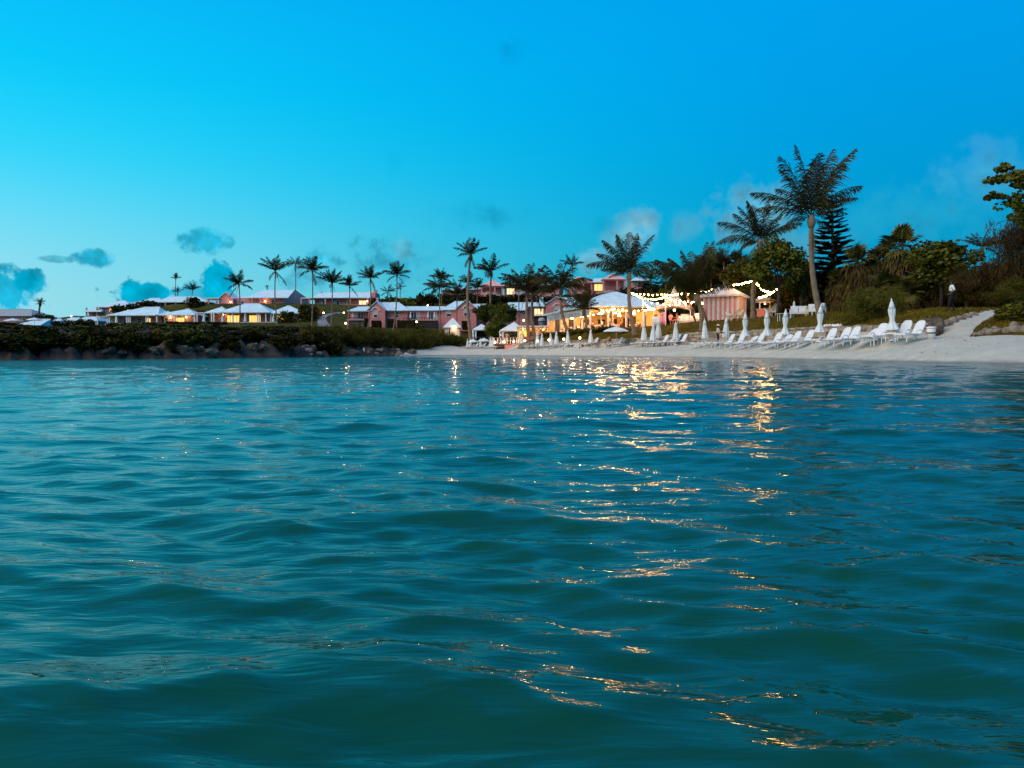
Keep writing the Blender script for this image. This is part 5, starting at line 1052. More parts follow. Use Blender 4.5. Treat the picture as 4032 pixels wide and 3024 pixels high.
def open_shade(px, Y, r_, h, label, group=None):
    t = thing('open_parasol', label, 'parasol', G(px, Y), g_.uniform(0, 1), group); MB().tube([(0, 0, -.2), (0, 0, h)], .025, 7).build('pole', WHITE, t); n = 8; mb = MB()
    for z, f in ((h-.52, 1.0), (h-.40, .97), (h-.18, .6), (h, .12), (h+.03, .02)):
        for k in range(n*3): a = 2*math.pi*k/(n*3); q = math.cos(math.pi/n)/math.cos((a % (2*math.pi/n))-math.pi/n); w = (1-.06*math.sin(math.pi*(k % 3)/3)); mb.v.append((r_*f*q*math.cos(a)*w, r_*f*q*math.sin(a)*w, z+(.05*math.sin(math.pi*(k % 3)/3) if f == 1 else 0)))
    for k in range(4):
        for j in range(n*3): mb.f.append((k*n*3+j, k*n*3+(j+1) % (n*3), (k+1)*n*3+(j+1) % (n*3), (k+1)*n*3+j)); mb.m.append(0)
    mb.build('canopy', CANVAS, t, True)
    for k in range(n): a = 2*math.pi*k/n; MB().tube([(.02, 0, h-.06), (r_*.96*math.cos(a), r_*.96*math.sin(a), h-.45)], .009, 4).build('rib', WHITE, t)
    MB().ball((0, 0, h+.07), .05).build('finial', WHITE, t, True); MB().lathe([(.25, 0), (.22, .07), (.05, .1)], 12).build('base', WHITE, t)
open_shade(2426, 82.5, 1.4, 2.15, 'open white parasol over the loungers below the restaurant pavilion')
open_shade(1864, 125, .85, 1.62, 'open white parasol left of the other one at the beach bar', None); open_shade(1906, 123.5, 1.0, 1.72, 'open white parasol beside the pair of tall closed parasols', None)
open_shade(57, 150, 1.6, 2.0, 'open white parasol at the far left cottage terrace'); open_shade(142, 152, 1.5, 2.2, 'open white parasol between the two far left cottage roofs')
for px, py, Y in ((967, 1276, 163), (878, 1276, 163), (1077, 1276, 163), (803, 1276, 163), (460, 1280, 163)):
    place(CONE, P(px, py, Y), 0, 'closed pale parasol on the terrace of the lower cottages', 'closed parasols on the cottage terraces', .95)
for px, py, Y in ((1391, 1257, 154.5), (1617, 1261, 154.5), (1687, 1261, 154.5), (1711, 1261, 154.3)): place(CONE, P(px, py, Y), 0, 'closed grey parasol on a terrace of the long pink house', 'closed parasols on the pink house terraces', .72)
# ------------------------------------------------------------------ loungers
def lounger(nm, m, up):
    t = thing(nm, '', 'sun lounger'); L, Wd = 1.9, .33; SEATZ = .34
    mb = MB(); mb.box(-1.0, .22, -Wd+.05, Wd-.05, SEATZ-.02, SEATZ+.02); mb.build('seat', m, t)
    a = R(up); bx, bz = .22, SEATZ; mb = MB(); c, s = math.cos(a), math.sin(a); pts = []
    prof = [(0, Wd-.05), (.55, Wd-.05), (.74, Wd-.10), (.82, Wd-.20)]
    V = []
    for d, w in prof:
        for o_ in (-.02, .02): V += [(bx+c*d-s*o_, -w, bz+s*d+c*o_), (bx+c*d-s*o_, w, bz+s*d+c*o_)]
    f = []
    for k in range(3):
        b = k*4; f += [(b, b+1, b+5, b+4), (b+2, b+6, b+7, b+3), (b, b+4, b+6, b+2), (b+1, b+3, b+7, b+5)]
    f += [(0, 2, 3, 1), (12, 13, 15, 14)]; mb.add(V, f).build('backrest', m, t)
    for sy in (-1, 1):
        MB().tube([(-1.05, sy*Wd, SEATZ-.05), (-.6, sy*Wd, SEATZ-.02), (.3, sy*Wd, SEATZ-.02), (.85, sy*Wd, SEATZ-.06)], .028, 6).build('side_rail', m, t)
        MB().tube([(-.35, sy*(Wd+.01), SEATZ-.02), (-.15, sy*(Wd+.02), SEATZ+.17), (.12, sy*(Wd+.02), SEATZ+.2), (.32, sy*(Wd+.01), SEATZ-.02)], .025, 6).build('armrest', m, t)
        MB().tube([(-.82, sy*Wd, SEATZ-.04), (-.95, sy*Wd, .02), (-.95, sy*Wd, -.08)], .03, 6).build('leg', m, t); MB().tube([(.60, sy*Wd, SEATZ-.05), (.75, sy*Wd, .02), (.75, sy*Wd, -.08)], .03, 6).build('leg', m, t)
    MB().box(-1.08, -1.0, -Wd, Wd, SEATZ-.07, SEATZ-.01).build('front_bar', m, t); return t
LU, LM, LF = lounger('sun_lounger', WHITE, 58), lounger('sun_lounger', WHITE, 38), lounger('sun_lounger', WHITE, 6); LW = lounger('teak_lounger', WOOD, 48)
def lg(px, Y, k, rz, label, group, sc=None): place({'u': LU, 'm': LM, 'f': LF, 'w': LW}[k], G(px, Y, .01), R(rz), label, group, sc)
gl = 'white sun loungers in the row along the stone wall'
for px, Y, k, rz in [(3595, 40.2, 'u', 28), (3548, 41.3, 'u', 28), (3455, 42.8, 'u', 30), (3414, 43.4, 'm', 28), (3346, 45, 'u', 26), (3310, 45.8, 'u', 26), (3256, 47.2, 'u', 26), (3168, 50, 'u', 24), (3118, 51.6, 'u', 24), (3078, 53, 'm', 24), (3046, 54, 'u', 24), (2978, 57, 'u', 22), (2944, 58.4, 'm', 22), (2902, 60.2, 'u', 22), (2862, 62.5, 'u', 22), (2830, 64, 'f', 22), (2795, 65.5, 'f', 22), (2765, 67, 'f', 20)]:
    lg(px, Y, k, rz, 'white plastic sun lounger in the row along the stone wall' if k != 'f' else 'white plastic sun lounger laid flat beside the person in a cream shirt', gl if k != 'f' else 'flat loungers beside the person in cream')
for px, Y, k, rz in [(2680, 73, 'u', 24), (2655, 74.5, 'u', 24), (2632, 75, 'm', 24), (2608, 76, 'u', 24), (2585, 76.5, 'f', 22), (2560, 77.5, 'f', 22), (2540, 78.5, 'f', 22), (2522, 79, 'f', 22)]:
    lg(px, Y, k, rz, 'white lounger with raised back in front of the peaked tent' if k != 'f' else 'flat white lounger in front of the peaked tent', 'raised loungers before the tent' if k != 'f' else 'flat loungers before the tent')
for px, Y, k, rz in [(2430, 82.5, 'u', 24), (2405, 84, 'f', 24), (2335, 88, 'u', 24), (2308, 90, 'f', 22), (2280, 91, 'f', 22), (2245, 93.5, 'f', 22), (2228, 94.5, 'f', 22), (2205, 96, 'm', 20), (2185, 97, 'f', 20), (2160, 98.5, 'u', 20), (2140, 99.5, 'f', 20), (2120, 101, 'f', 20), (2100, 103, 'f', 20)]:
    lg(px, Y, k, rz, 'white lounger on the sand below the restaurant pavilion' if k != 'f' else 'flat white lounger on the sand below the restaurant pavilion', 'loungers below the restaurant pavilion' if k != 'f' else 'flat loungers below the restaurant pavilion')
lg(2372, 86, 'w', 24, 'brown teak lounger tilted up beside the open parasol', None, 1.15)
for i, (px, Y) in enumerate([(1840, 128), (1850, 128), (1860, 127.5), (1870, 127), (1880, 126.5), (1890, 126), (1900, 125.5), (1910, 125), (1920, 124.5), (1930, 124), (1938, 123.5)]): lg(px, Y-1, 'm' if i % 3 else 'u', 24, 'white lounger packed in the row at the beach bar parasols', 'loungers in the beach bar row', .95)
for px, Y in [(1956, 119), (1966, 118.5), (1976, 118)]: lg(px, Y, 'u', 24, 'tall-backed white lounger in front of the pink bar deck', 'loungers before the pink bar deck', 1.25)
lg(2050, 112, 'm', 24, 'white lounger with a blue towel beside the pink bar deck', None, 1.1)
tw = MB(); tw.box(.0, .75, -.3, .3, 0, .03); o = tag(tw.build('beach_towel', BCLOTH), 'blue towel hung over the lounger beside the pink bar deck', 'towel'); o.location = G(2050, 112, .42)+Vector((.25, .1, 0)); o.rotation_euler = (0, R(-38), R(24))
# small beach tables
for px, Y, lb in ((3448, 42.0, 'small white side table between two loungers near the last parasol'), (2630, 74.2, 'low dark side table between the raised loungers')):
    t = thing('side_table', lb, 'table', G(px, Y)); m = WHITE if px > 3000 else DARKW; MB().box(-.24, .24, -.24, .24, .40, .44).build('table_top', m, t)
    for sx in (-.2, .2):
        for sy in (-.2, .2): MB().box(sx-.02, sx+.02, sy-.02, sy+.02, -.05, .40).build('leg', m, t)
# bin, towels
t = thing('beach_bin', 'white tapered beach bin with a dark band beside the boulder', 'bin', G(3664, 40.0)); MB().lathe([(.19, -.05), (.21, .3), (.225, .52)], 18).build('drum', WHITE, t, True); MB().lathe([(.216, .26), (.222, .32)], 18).build('band', BLACK, t, True); MB().lathe([(.24, .52), (.245, .58), (.15, .62), (.02, .63)], 18).build('lid', WHITE, t, True)
mb = MB(); n1, n2 = 16, 6; g2 = random.Random(4)
for i in range(n1+1):
    for j in range(n2+1): mb.v.append((-.75+1.5*i/n1, -.35+.6*j/n2, .05+.05*math.sin(i*1.7)+.04*math.sin(j*2.1+i)+g2.uniform(0, .03) - (.25 if j == 0 else 0)))
for i in range(n1):
    for j in range(n2): mb.f.append((i*(n2+1)+j, (i+1)*(n2+1)+j, (i+1)*(n2+1)+j+1, i*(n2+1)+j+1)); mb.m.append(0)
p = P(3290, 1266, 51.8); p.z = wtop(3290)+.04; o = tag(mb.build('crumpled_towel', [WCLOTH]), 'crumpled white towel thrown over the top of the stone wall', 'towel'); o.location = p; o.rotation_euler = (0, 0, R(-62))
# ------------------------------------------------------------------ globe lamps on thin posts in the sand, lamp posts on the hill
def post_lamp(loc, h, r_, label, group, w=8, m=GLOBE, pm=METAL, name='globe_lamp'):
    t = thing(name, label, 'lamp', loc, 0, group); MB().tube([(0, 0, -.3), (0, 0, h)], .025, 6).build('post', pm, t); MB().lathe([(.05, h), (.06, h+.05)], 8).build('collar', pm, t); MB().ball((0, 0, h+r_+.04), r_).build('globe', m, t, True); lamp('globe_light', t, (0, 0, h+r_*2+.2), w, (1, .6, .3)); return t
for px, py, Y in ((2162, 1339, 93), (2220, 1336, 90), (2283, 1331, 87), (2117, 1343, 96), (2067, 1342, 108)): b = G(px, Y); post_lamp(b, P(px, py, Y).z-b.z-.16, .13, 'glowing globe lamp on a thin post stuck in the sand', 'globe lamps on posts in the sand', 7)
for px, py, Y in ((1950, 1349, 116.4), (1985, 1347, 116.4), (2024, 1346, 116.4)): b = G(px, Y); post_lamp(b, P(px, py, Y).z-b.z-.16, .15, 'glowing globe lamp before the railing of the pink bar deck', 'globe lamps before the bar deck', 8)
for px, py, Y, hh, lb in ((1274, 1230, 165, 2.4, 'small lit lamp post beside the curving driveway'), (1354, 1230, 165, 2.2, 'small lit lamp post left of the pink house wing'), (1361, 1271, 140, 2.2, 'lit lamp post on the glowing lawn beside the pink house'), (1640, 1265, 146, 2.2, 'lit lamp post at the middle terrace of the pink house'), (1684, 1201, 180, 2.2, 'lit lamp behind the middle roof of the pink house'), (280, 1243, 175, 2.2, 'lit lamp on the dark hedge at the left cottages'), (2062, 1260, 145, 3.4, 'lit street lamp in front of the pink stair wall')):
    tp = P(px, py, Y); post_lamp(Vector((tp.x, tp.y, tp.z-hh)), hh-.3, .17, lb, None, 60 if px in (1361,) else 25, SCONCE, name='lamp_post')
# ------------------------------------------------------------------ festoon lights
BM_ = MB().ball((0, 0, -.09), .068, 8, 6).mesh('bulb', BULB, True); SOCK = MB().lathe([(.025, -.03), (.03, .03)], 6).mesh('bulb_socket', METAL)
def festoon(pts, step, label, sag=.12):
    """pts: (column, row, distance) of the points the wire passes"""
    q = [P(*p) for p in pts]; o0 = q[0]; t = thing('festoon', label, 'string lights', o0); fine = []
    for a, b in zip(q, q[1:]):
        n = max(2, int((b-a).length/.35))
        for i in range(n): f = i/n; fine.append(a.lerp(b, f)-Vector((0, 0, sag*math.sin(math.pi*f))))
    fine.append(q[-1]); MB().tube([p-o0 for p in fine], .012, 4).build('wire', METAL, t); L = 0.0; nxt = step*.5
    for a, b in zip(fine, fine[1:]):
        d = (b-a).length
        while nxt <= L+d:
            p = a.lerp(b, (nxt-L)/d)-o0; o = link('bulb', BM_, t, p-Vector((0, 0, .03))); link('bulb_socket', SOCK, o); nxt += step
        L += d
z5 = lambda x, y, Y: (2300+x/3.017, 880+y/3.017, Y)
z6 = lambda x, y, Y: (2650+x/3.017, 880+y/3.017, Y)
festoon([z5(555, 808, 95), z5(690, 826, 93), z5(940, 828, 90), z5(1130, 824, 85.4), z5(1390, 798, 84), z5(1520, 772, 81), z5(1660, 742, 79.5), z5(1725, 730, 79), z6(735, 708, 78.5), z6(870, 680, 75), z6(930, 664, 73), z6(1012, 702, 70)], 0.75, 'long string of warm bulbs from the pavilion over the tent to the leaning palm')
festoon([z5(555, 808, 95), z5(620, 838, 94), z5(690, 866, 92), z5(790, 884, 91), z5(890, 878, 89.5), z5(966, 848, 88)], 0.45, 'short sagging bulb string between the pavilion and the tent front pole')
festoon([z5(692, 872, 90), z5(712, 908, 90), z5(732, 946, 90), z5(772, 980, 89), z5(852, 1000, 88)], 0.44, 'bulb string dropping steeply beside the pavilion corner')
festoon([z5(766, 914, 84.4), z5(870, 938, 84.4), z5(960, 946, 84.4), z5(1075, 948, 84.4), z5(1140, 942, 84.4)], 0.69, 'string of bulbs along the lower edge of the peaked tent')
festoon([z5(966, 848, 84.4), z5(1000, 862, 84.4), z5(1060, 884, 84.4), z5(1120, 896, 84.4), z5(1240, 914, 84.4), z5(1310, 918, 84.4)], 0.53, 'string of bulbs crossing the slope of the peaked tent')
festoon([z5(966, 850, 84.9), z5(1050, 905, 84.9), z5(1130, 920, 84.9), z5(1220, 908, 84.9), z5(1310, 914, 84.9)], 0.5, 'second bulb string slanting down over the peaked tent')
festoon([z5(985, 852, 85.4), z5(1055, 890, 85.4), z5(1130, 945, 84.9), z5(1300, 925, 84.9), z5(1415, 925, 82), z5(1470, 930, 80)], 0.69, 'bulb string running from the tent to the striped pavilion')
festoon([z5(198, 1012, 98), z5(280, 1020, 98), z5(340, 996, 98), z5(450, 1010, 97.5), z5(560, 1022, 97), z5(695, 1012, 96.5), z5(760, 1008, 95), z5(855, 1000, 93)], 0.53, 'row of bulbs hung across the front of the restaurant pavilion')
festoon([z5(80, 1066, 99.5), z5(150, 1062, 99.3), z5(230, 1040, 99.2), z5(300, 1034, 99.2), z5(380, 1052, 99.1), z5(415, 1070, 99.1)], 0.69, 'looped bulbs inside the left bay of the restaurant pavilion')
festoon([z5(340, 990, 98.5), z5(365, 1040, 98.5), z5(395, 1050, 98.5), z5(470, 1005, 98.5)], 0.53, 'small loop of bulbs at the pavilion front pole')
festoon([z6(1012, 702, 70), z6(1045, 750, 71), z6(1080, 772, 72), z6(1125, 790, 73), z6(1180, 800, 74)], 0.44, 'dense bulb string running down from the leaning palm')
festoon([z6(1180, 800, 74), z6(1140, 820, 75), z6(1070, 850, 76), z6(1010, 862, 77)], 0.44, 'dense bulb string above the beige serving canopy')
festoon([z6(1180, 800, 74), z6(1205, 780, 74), z6(1240, 760, 74)], 0.44, 'last short bulb string rising into the sea grape tree')
festoon([z6(325, 925, 79), z6(420, 930, 78.5)], 0.56, 'short bulb string at the left edge of the striped pavilion')
for i, (x, yt, yb, Y, lb) in enumerate([(200, 1000, 1240, 98.2, 'slim white light pole at the left bay of the pavilion front'), (340, 985, 1230, 98.7, 'slim white light pole at the middle of the pavilion front'), (695, 868, 1200, 90.5, 'tall white light pole between the pavilion and the tent'), (966, 845, 1195, 84.7, 'tall white light pole in front of the peaked tent')]):
    a, b = P(*z5(x, yt, Y)), G(2300+x/3.017, Y); t = thing('light_pole', lb, 'pole', b); MB().tube([(0, 0, -.2), a-b], .06, 8).build('pole', TRIM, t); MB().ball(a-b+Vector((0, 0, .05)), .08).build('cap', TRIM, t, True)
for i, (xa, ya, xb, yb, Y, lb) in enumerate([(1180, 720, 1330, 1010, 84, 'bare thin leaning trunk lit warm beside the peaked tent'), (1375, 915, 1462, 1150, 78, 'bare slanting trunk left of the striped pavilion')]):
    a, b = P(*z5(xa, ya, Y)), P(*z5(xb, yb, Y)); b.z = min(b.z, gz(b.x, b.y)); t = thing('leaning_trunk', lb, 'pole', b); MB().tube([(0, 0, -.1), (a-b)*.5, a-b], [.12, .10, .08], 8).build('shaft', WOOD, t, True)  # a bare tree trunk without a crown, given the timber material
# ------------------------------------------------------------------ terrace furniture
def cloth_table(px, Y, r_, h, label, group=None, m=WCLOTH):
    t = thing('cloth_table', label, 'table', G(px, Y), 0, group); MB().lathe([(r_*1.12, .02), (r_*1.05, h*.5), (r_, h-.02), (r_*.97, h), (.02, h+.005)], 30, (0, 0, 0), 10, .035).build('tablecloth', m, t, True); MB().tube([(0, 0, -.1), (0, 0, h-.03)], .05, 6).build('pedestal', METAL, t); return t
cloth_table(2587, 88.5, .55, 1.05, 'tall round table in a pink-lit white cloth at the tent pole'); cloth_table(2697, 88.5, .5, 1.15, 'tall round white-clothed table behind the white garden bench'); cloth_table(2752, 86, .5, 1.05, 'tall round white-clothed table beside the slanting trunk')
def arm_sofa(px, Y, w, label, rz=0, name='garden_sofa', m=WHITE, cush=WCLOTH, h=.85):
    t = thing(name, label, 'sofa' if w > 1 else 'armchair', G(px, Y), R(rz)); MB().box(-w/2, w/2, -.35, .35, .28, .40).build('seat', cush, t); MB().box(-w/2+.05, w/2-.05, .22, .36, .40, h).build('backrest', cush, t)
    for sx in (-1, 1):
        MB().box(sx*w/2-.04, sx*w/2+.04, -.36, .36, .52, .58).build('armrest', m, t)
        for sy in (-.33, .33): MB().box(sx*w/2-.035, sx*w/2+.035, sy-.035, sy+.035, -.12, .52).build('leg', m, t)
    MB().box(-w/2, w/2, -.36, -.30, .20, .27).build('front_rail', m, t)
    for k in range(max(1, int(w/.6))): q = -w/2+.32+k*.6; MB().box(q-.26, q+.26, .08, .215, .41, h-.05).build('cushion', cush, t)
    return t
arm_sofa(2705, 85.5, 1.9, 'white garden bench under the right edge of the peaked tent', 5); arm_sofa(3145, 62, 1.35, 'white cushioned garden sofa facing the sea near the very tall palm', -15); arm_sofa(3195, 61, .75, 'wicker garden armchair right of the white garden sofa', -35, 'garden_armchair', CREAM); arm_sofa(3222, 60, .7, 'pale garden armchair behind the trunk of the very tall palm', -60, 'garden_armchair', WHITE)
def wicker(px, Y, label, rz, h=1.05):
    t = thing('wicker_chair', label, 'chair', G(px, Y), R(rz)); m = CREAM
    MB().lathe([(.28, .36), (.32, .42), (.3, .45)], 14).build('seat', WCLOTH, t, True); mb = MB(); K = 12
    for i in range(K+1):
        a = R(-30)+R(240)*i/K; top = .62+(h-.62)*math.sin(math.pi*i/K)**.8
        mb.v += [(.31*math.cos(a), .31*math.sin(a), .40), (.36*math.cos(a), .36*math.sin(a)+.05, top), (.33*math.cos(a), .33*math.sin(a)+.05, top)]
    for i in range(K): b = i*3; mb.f += [(b, b+3, b+4, b+1), (b+1, b+4, b+5, b+2)]; mb.m += [0, 0]
    mb.build('wicker_back', m, t, True)
    for sx in (-.2, .2):
        for sy in (-.2, .2): MB().tube([(sx*1.2, sy*1.2, -.1), (sx, sy, .38)], .022, 5).build('leg', m, t)
wicker(3052, 68, 'high-backed wicker chair beside the beige serving canopy', -60, 1.25); wicker(3026, 69.5, 'low round wicker chair in front of the pink counter', 20, .85); wicker(2910, 73, 'wicker chair in front of the striped canvas wall', -50, 1.05); wicker(2872, 73, 'wicker chair left of the small table at the striped wall', 60, .85)
for px, Y, lb in ((2890, 72.6, 'small glass table between the wicker chairs at the striped wall'), (3098, 62.5, 'long low garden table left of the white garden sofa')):
    t = thing('garden_table', lb, 'table', G(px, Y)); w = .35 if px < 3000 else .75; MB().box(-w, w, -.3, .3, .46, .50).build('table_top', WHITE, t)
    for sx in (-w+.05, w-.05):
        for sy in (-.25, .25): MB().box(sx-.02, sx+.02, sy-.02, sy+.02, -.12, .46).build('leg', WHITE, t)
def pav(x, y): v = PR @ Vector((x, y, 0)); return v
for i, (x, y) in enumerate([(1.6, 2.0), (4.2, 1.8), (1.5, 5.4), (1.5, 8.6), (1.5, 11.8), (1.5, 15.0), (6.8, 2.0), (4.6, 5.5)]):
    v = pav(x, y); t = thing('dining_table', 'square dining table in white cloth inside the lit restaurant pavilion', 'table', v, RZ, 'dining tables in the pavilion'); MB().box(-.42, .42, -.42, .42, .70, .74).build('table_top', WCLOTH, t); MB().box(-.44, .44, -.44, .44, .45, .699).build('tablecloth', WCLOTH, t); MB().tube([(0, 0, 0), (0, 0, .7)], .05, 6).build('pedestal', METAL, t)
    for k, (sx, sy, rz) in enumerate(((-.75, 0, 90), (.75, 0, -90))):
        v = pav(x+sx, y+sy); c = thing('dining_chair', 'dark dining chair at a white table in the restaurant pavilion', 'chair', v, RZ+R(rz), 'dining chairs in the pavilion'); MB().box(-.22, .22, -.22, .22, .42, .47).build('seat', DARKW, c); MB().box(-.22, .22, .18, .23, .48, .92).build('backrest', DARKW, c)
        for ax in (-.19, .19):
            for ay in (-.19, .19): MB().box(ax-.02, ax+.02, ay-.02, ay+.02, 0, .42).build('leg', DARKW, c)

p = G(1434, wlY(1434)+1.6); t = thing('marker_post', 'short white marker post on the rocks at the hedge shore', 'post', p); MB().tube([(0, 0, -.4), (0, 0, .62)], .09, 10).build('shaft', WHITE, t, True); MB().lathe([(.11, .62), (.11, .68), (.02, .72)], 10).build('cap', WHITE, t)
# ------------------------------------------------------------------ people
POSE = {}
def body(pose, lower, upper, skin, bulk=1.0, dress=False):
    """one continuous skinned figure; joints in metres for a 1.75 m person facing -Y"""
    J = {'pel': (0, 0, .95), 'wai': (0, .01, 1.10), 'che': (0, .01, 1.32), 'nec': (0, 0, 1.48), 'hed': (0, -.02, 1.60), 'top': (0, -.01, 1.70),
         'shL': (.18, .01, 1.42), 'shR': (-.18, .01, 1.42), 'elL': (.24, .03, 1.14), 'elR': (-.24, .03, 1.14), 'wrL': (.25, -.06, .90), 'wrR': (-.25, -.06, .90),
         'hiL': (.10, 0, .90), 'hiR': (-.10, 0, .90), 'knL': (.11, -.02, .50), 'knR': (-.11, -.02, .50), 'anL': (.11, .02, .08), 'anR': (-.11, .02, .08), 'toL': (.12, -.16, .03), 'toR': (-.12, -.16, .03)}
    J.update(pose)
    for s in 'LR':
        w, e = Vector(J['wr'+s]), Vector(J['el'+s]); d = (w-e).normalized(); sd = Vector((1 if s == 'L' else -1, 0, 0)); J['pa'+s] = tuple(w+d*.07)
        for k, (o_, l) in enumerate(((-.03, .07), (-.01, .085), (.012, .08), (.03, .06))): J[f'f{k}{s}'] = tuple(w+d*(.07+l)+Vector((0, o_, -.01)))
        J['th'+s] = tuple(w+d*.05+Vector((0, -.05, 0)))
    E = [('pel', 'wai'), ('wai', 'che'), ('che', 'nec'), ('nec', 'hed'), ('hed', 'top')]
    for s in 'LR':
        E += [('che', 'sh'+s), ('sh'+s, 'el'+s), ('el'+s, 'wr'+s), ('wr'+s, 'pa'+s), ('wr'+s, 'th'+s), ('pel', 'hi'+s), ('hi'+s, 'kn'+s), ('kn'+s, 'an'+s), ('an'+s, 'to'+s)] + [('pa'+s, f'f{k}{s}') for k in range(4)]
    rad = {'pel': .15*bulk, 'wai': .135*bulk, 'che': .155*bulk, 'nec': .058, 'hed': .098, 'top': .06, 'sh': .075*bulk, 'el': .05*bulk, 'wr': .032, 'pa': .034, 'hi': .095*bulk, 'kn': .065*bulk, 'an': .043, 'to': .04, 'th': .010}
    keys = list(J); ix = {k: i for i, k in enumerate(keys)}; me = bpy.data.meshes.new('body'); me.from_pydata([J[k] for k in keys], [(ix[a], ix[b]) for a, b in E], [])
    ob = bpy.data.objects.new('body', me); C.objects.link(ob); ob.modifiers.new('skin', 'SKIN'); sub = ob.modifiers.new('sub', 'SUBSURF'); sub.levels = 1
    if not me.skin_vertices: pass
    for k, sv in zip(keys, me.skin_vertices[0].data):
        r_ = rad.get(k) or rad.get(k[:2]) or .0095; sv.radius = (r_, r_*.78 if k in ('pel', 'wai', 'che') else r_); sv.use_root = k == 'pel'
    dg = bpy.context.evaluated_depsgraph_get(); out = bpy.data.meshes.new_from_object(ob.evaluated_get(dg)); bpy.data.objects.remove(ob); out.name = 'body'
    seg = []
    for a, b in E:
        z = 'low' if a[:2] in ('pe', 'hi', 'kn') else 'up'
        if a in ('nec', 'hed') or a[:2] in ('wr', 'pa', 'el'): z = 'skin'
        if a[:2] == 'an': z = 'low'
        seg.append((Vector(J[a]), Vector(J[b]), z))
    for m in (upper, lower, skin): out.materials.append(m)
    for p in out.polygons:
        c = p.center; best = min(seg, key=lambda q: (c-(q[0]+(q[1]-q[0])*max(0, min(1, (c-q[0]).dot(q[1]-q[0])/max(1e-6, (q[1]-q[0]).length_squared))))).length)
        p.material_index = {'up': 0, 'low': 1, 'skin': 2}[best[2]]; p.use_smooth = True
    return out
SIT = {'pel': (0, .05, .52), 'wai': (0, .06, .68), 'che': (0, .04, .90), 'nec': (0, 0, 1.06), 'hed': (0, -.02, 1.18), 'top': (0, -.01, 1.28), 'shL': (.18, .03, 1.0), 'shR': (-.18, .03, 1.0), 'elL': (.24, -.02, .74), 'elR': (-.24, -.02, .74), 'wrL': (.14, -.26, .78), 'wrR': (-.14, -.26, .78), 'hiL': (.10, .02, .50), 'hiR': (-.10, .02, .50), 'knL': (.12, -.40, .50), 'knR': (-.12, -.40, .50), 'anL': (.12, -.38, .08), 'anR': (-.12, -.38, .08), 'toL': (.13, -.56, .03), 'toR': (-.13, -.56, .03)}
REACH = {'elR': (-.22, -.16, 1.16), 'wrR': (-.12, -.40, 1.10), 'elL': (.22, -.16, 1.16), 'wrL': (.10, -.42, 1.08)}
STEP = {'knL': (.11, -.12, .50), 'anL': (.11, -.16, .08), 'toL': (.12, -.34, .03), 'knR': (-.11, .05, .50), 'anR': (-.11, .22, .10), 'toR': (-.12, .06, .03), 'elL': (.27, .10, 1.16), 'wrL': (.24, -.06, 1.02), 'elR': (-.27, .12, 1.16), 'wrR': (-.22, -.04, 1.02)}
HAIRM = mat('dark_hair', (.012, .009, .008), .6, .2, 10)
def person(loc, rz, label, me, sc=1.0, seat=False, group=None, hat=None, hair=True, skirt=None, head=(0, -.02, 1.62), skin=SKIN):
    t = thing('person', label, 'person', loc, rz, group); t.scale = (sc,)*3; link('body', me, t); hx, hy, hz = head
    if hair: MB().ball((hx, hy+.025, hz+.035), .108, 12, 8, (.92, 1.0, 1.02)).build('hair', HAIRM, t, True)
    f = MB(); f.box(hx-.016, hx+.016, hy-.118, hy-.085, hz-.045, hz); f.build('nose', skin, t)
    for s in (-1, 1): MB().ball((hx+s*.035, hy-.088, hz+.012), .011, 6, 4).build('eye', BLACK, t); MB().ball((hx+s*.098, hy+.005, hz-.01), .028, 6, 4, (.4, 1, 1.3)).build('ear', skin, t)
    MB().box(hx-.025, hx+.025, hy-.092, hy-.08, hz-.075, hz-.065).build('mouth', BROWN, t)
    if hat: MB().lathe([(.20, hz+.055), (.20, hz+.065), (.12, hz+.075), (.115, hz+.15), (.06, hz+.18), (.005, hz+.185)], 16, (hx, hy, 0)).build('hat', hat, t, True)
    if skirt: MB().lathe([(.30, skirt[1]), (.24, .7), (.17, .98), (.15, 1.1)], 16, (0, 0, 0), 6, .05).build('skirt', skirt[0], t, True)
    return t
bodyA = body(REACH, BROWN, CREAM, SKIN, 1.28); bodyB = body(STEP, BLACK, WCLOTH, SKIN, 1.12); bodyC = body({}, BLACK, BLACK, SKIN); bodyD = body(REACH, PCLOTH2, CREAM, SKIN2); bodyE = body({}, BLACK, BLACK, SKIN2); bodyF = body({}, BLACK, WCLOTH, SKIN); bodyG = body(REACH, PCLOTH, PCLOTH, SKIN2, 1.1); bodyH = body(SIT, PCLOTH2, PCLOTH2, SKIN2, 1.1); bodyI = body(SIT, OCLOTH, OCLOTH, SKIN2); bodyJ = body(SIT, BLACK, WCLOTH, SKIN2); bodyK = body(SIT, BLACK, OCLOTH, SKIN2)
person(G(2826, 65.2), R(78), 'stout person in cream shirt and sun hat standing by the loungers', bodyA, 1.0, hat=CREAM, hair=True)
person(G(3740, 46.2), R(-105), 'person in white shirt and black trousers walking along the lawn', bodyB, 1.04)
dk = P(2000, 1353, 119).z
person(Vector(P(1996, 1353, 118)), R(40), 'person in pale dress holding a tray on the bar deck', bodyD, 1.0, skirt=(CREAM, .35), skin=SKIN2)
person(Vector(P(2027, 1353, 118.5)), R(170), 'person in short black dress on the bar deck', bodyE, 1.02, skirt=(BLACK, .55), skin=SKIN2)
person(Vector(P(2056, 1353, 117.8)), R(10), 'person in black jacket standing beside the bar deck railing', bodyC, 1.05)
person(Vector(P(1972, 1353, 119.5)), R(-60), 'person in white top leaning at the far rail of the bar deck', bodyF, 1.0)
person(Vector(P(2128, 1345, 118.2)), R(120), 'person in coral top at the beach bar counter', body({}, BLACK, OCLOTH, SKIN), 1.0)
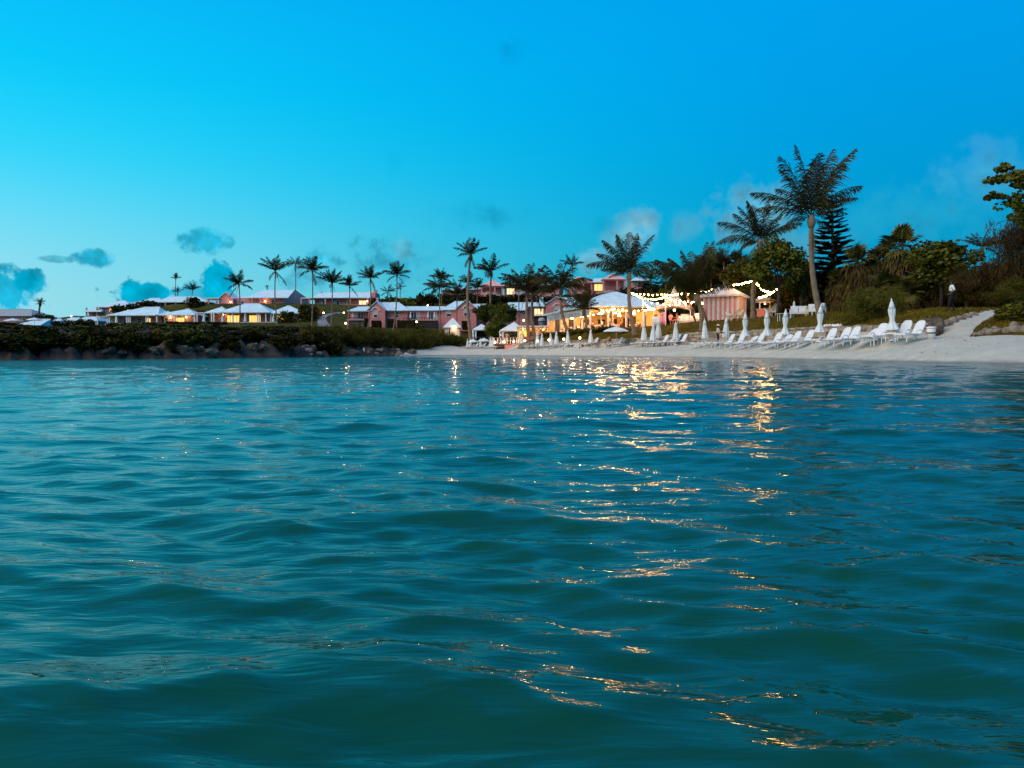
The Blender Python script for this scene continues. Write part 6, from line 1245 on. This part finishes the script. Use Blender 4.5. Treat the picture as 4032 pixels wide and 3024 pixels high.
v = pav(2.9, .8); person(v, RZ+R(190), 'waiter in white shirt standing at the pavilion front', bodyF, 1.0)
v = pav(5.6, .9); person(v, RZ+R(160), 'person in dark clothes standing near the pavilion front posts', bodyC, 1.0)
v = pav(8.8, -.2); person(v, RZ+R(150), 'person in black standing at the corner of the pavilion by the tent', bodyE, 1.0, skirt=(BLACK, .2), skin=SKIN2)
for i, (x, y) in enumerate([(1.6, 2.0), (4.2, 1.8), (1.5, 5.4), (1.5, 8.6), (1.5, 11.8), (6.8, 2.0), (4.6, 5.5)]):
    for k, (sx, rz) in enumerate(((-.72, 90), (.72, -90))):
        if (i*2+k) % 5 == 4: continue
        v = pav(x+sx, y); me = bodyJ if (i+k) % 2 else bodyK
        person(v, RZ+R(rz), 'diner in white shirt seated at a table in the pavilion' if me is bodyJ else 'diner in coral top seated at a table in the pavilion', me, 1.0, group='diners in white' if me is bodyJ else 'diners in coral', head=(0, -.02, 1.20), skin=SKIN2)
person(G(2614, 87.2), R(180), 'person in hot pink dress standing under the tent seen from behind', bodyG, .98, skirt=(PCLOTH, .1), skin=SKIN2)
for px, Y, me, rz, lb in ((2640, 87.2, bodyH, 150, 'person in salmon dress seated under the tent'), (2664, 87.6, bodyI, -100, 'person in coral dress seated at the right under the tent')):
    b = G(px, Y); m = PCLOTH2 if me is bodyH else OCLOTH; person(b, R(rz), lb, me, 1.02, head=(0, -.02, 1.20), skin=SKIN2)
    t = thing('stool', 'round stool under the person in salmon dress' if me is bodyH else 'round stool under the person in coral dress', 'stool', b, R(rz)); MB().lathe([(.2, .40), (.22, .44), (.2, .47)], 14, (0, .05, 0)).build('seat', DARKW, t)
    for k in range(4): a = R(45+90*k); MB().tube([(.2*math.cos(a), .05+.2*math.sin(a), -.08), (.14*math.cos(a), .05+.14*math.sin(a), .40)], .02, 5).build('leg', DARKW, t)
# prototypes that were never placed would float at the origin
for o in (CONE, TIED, LU, LM, LF, LW):
    if o.name not in used:
        for ch in list(o.children): bpy.data.objects.remove(ch)
        bpy.data.objects.remove(o)
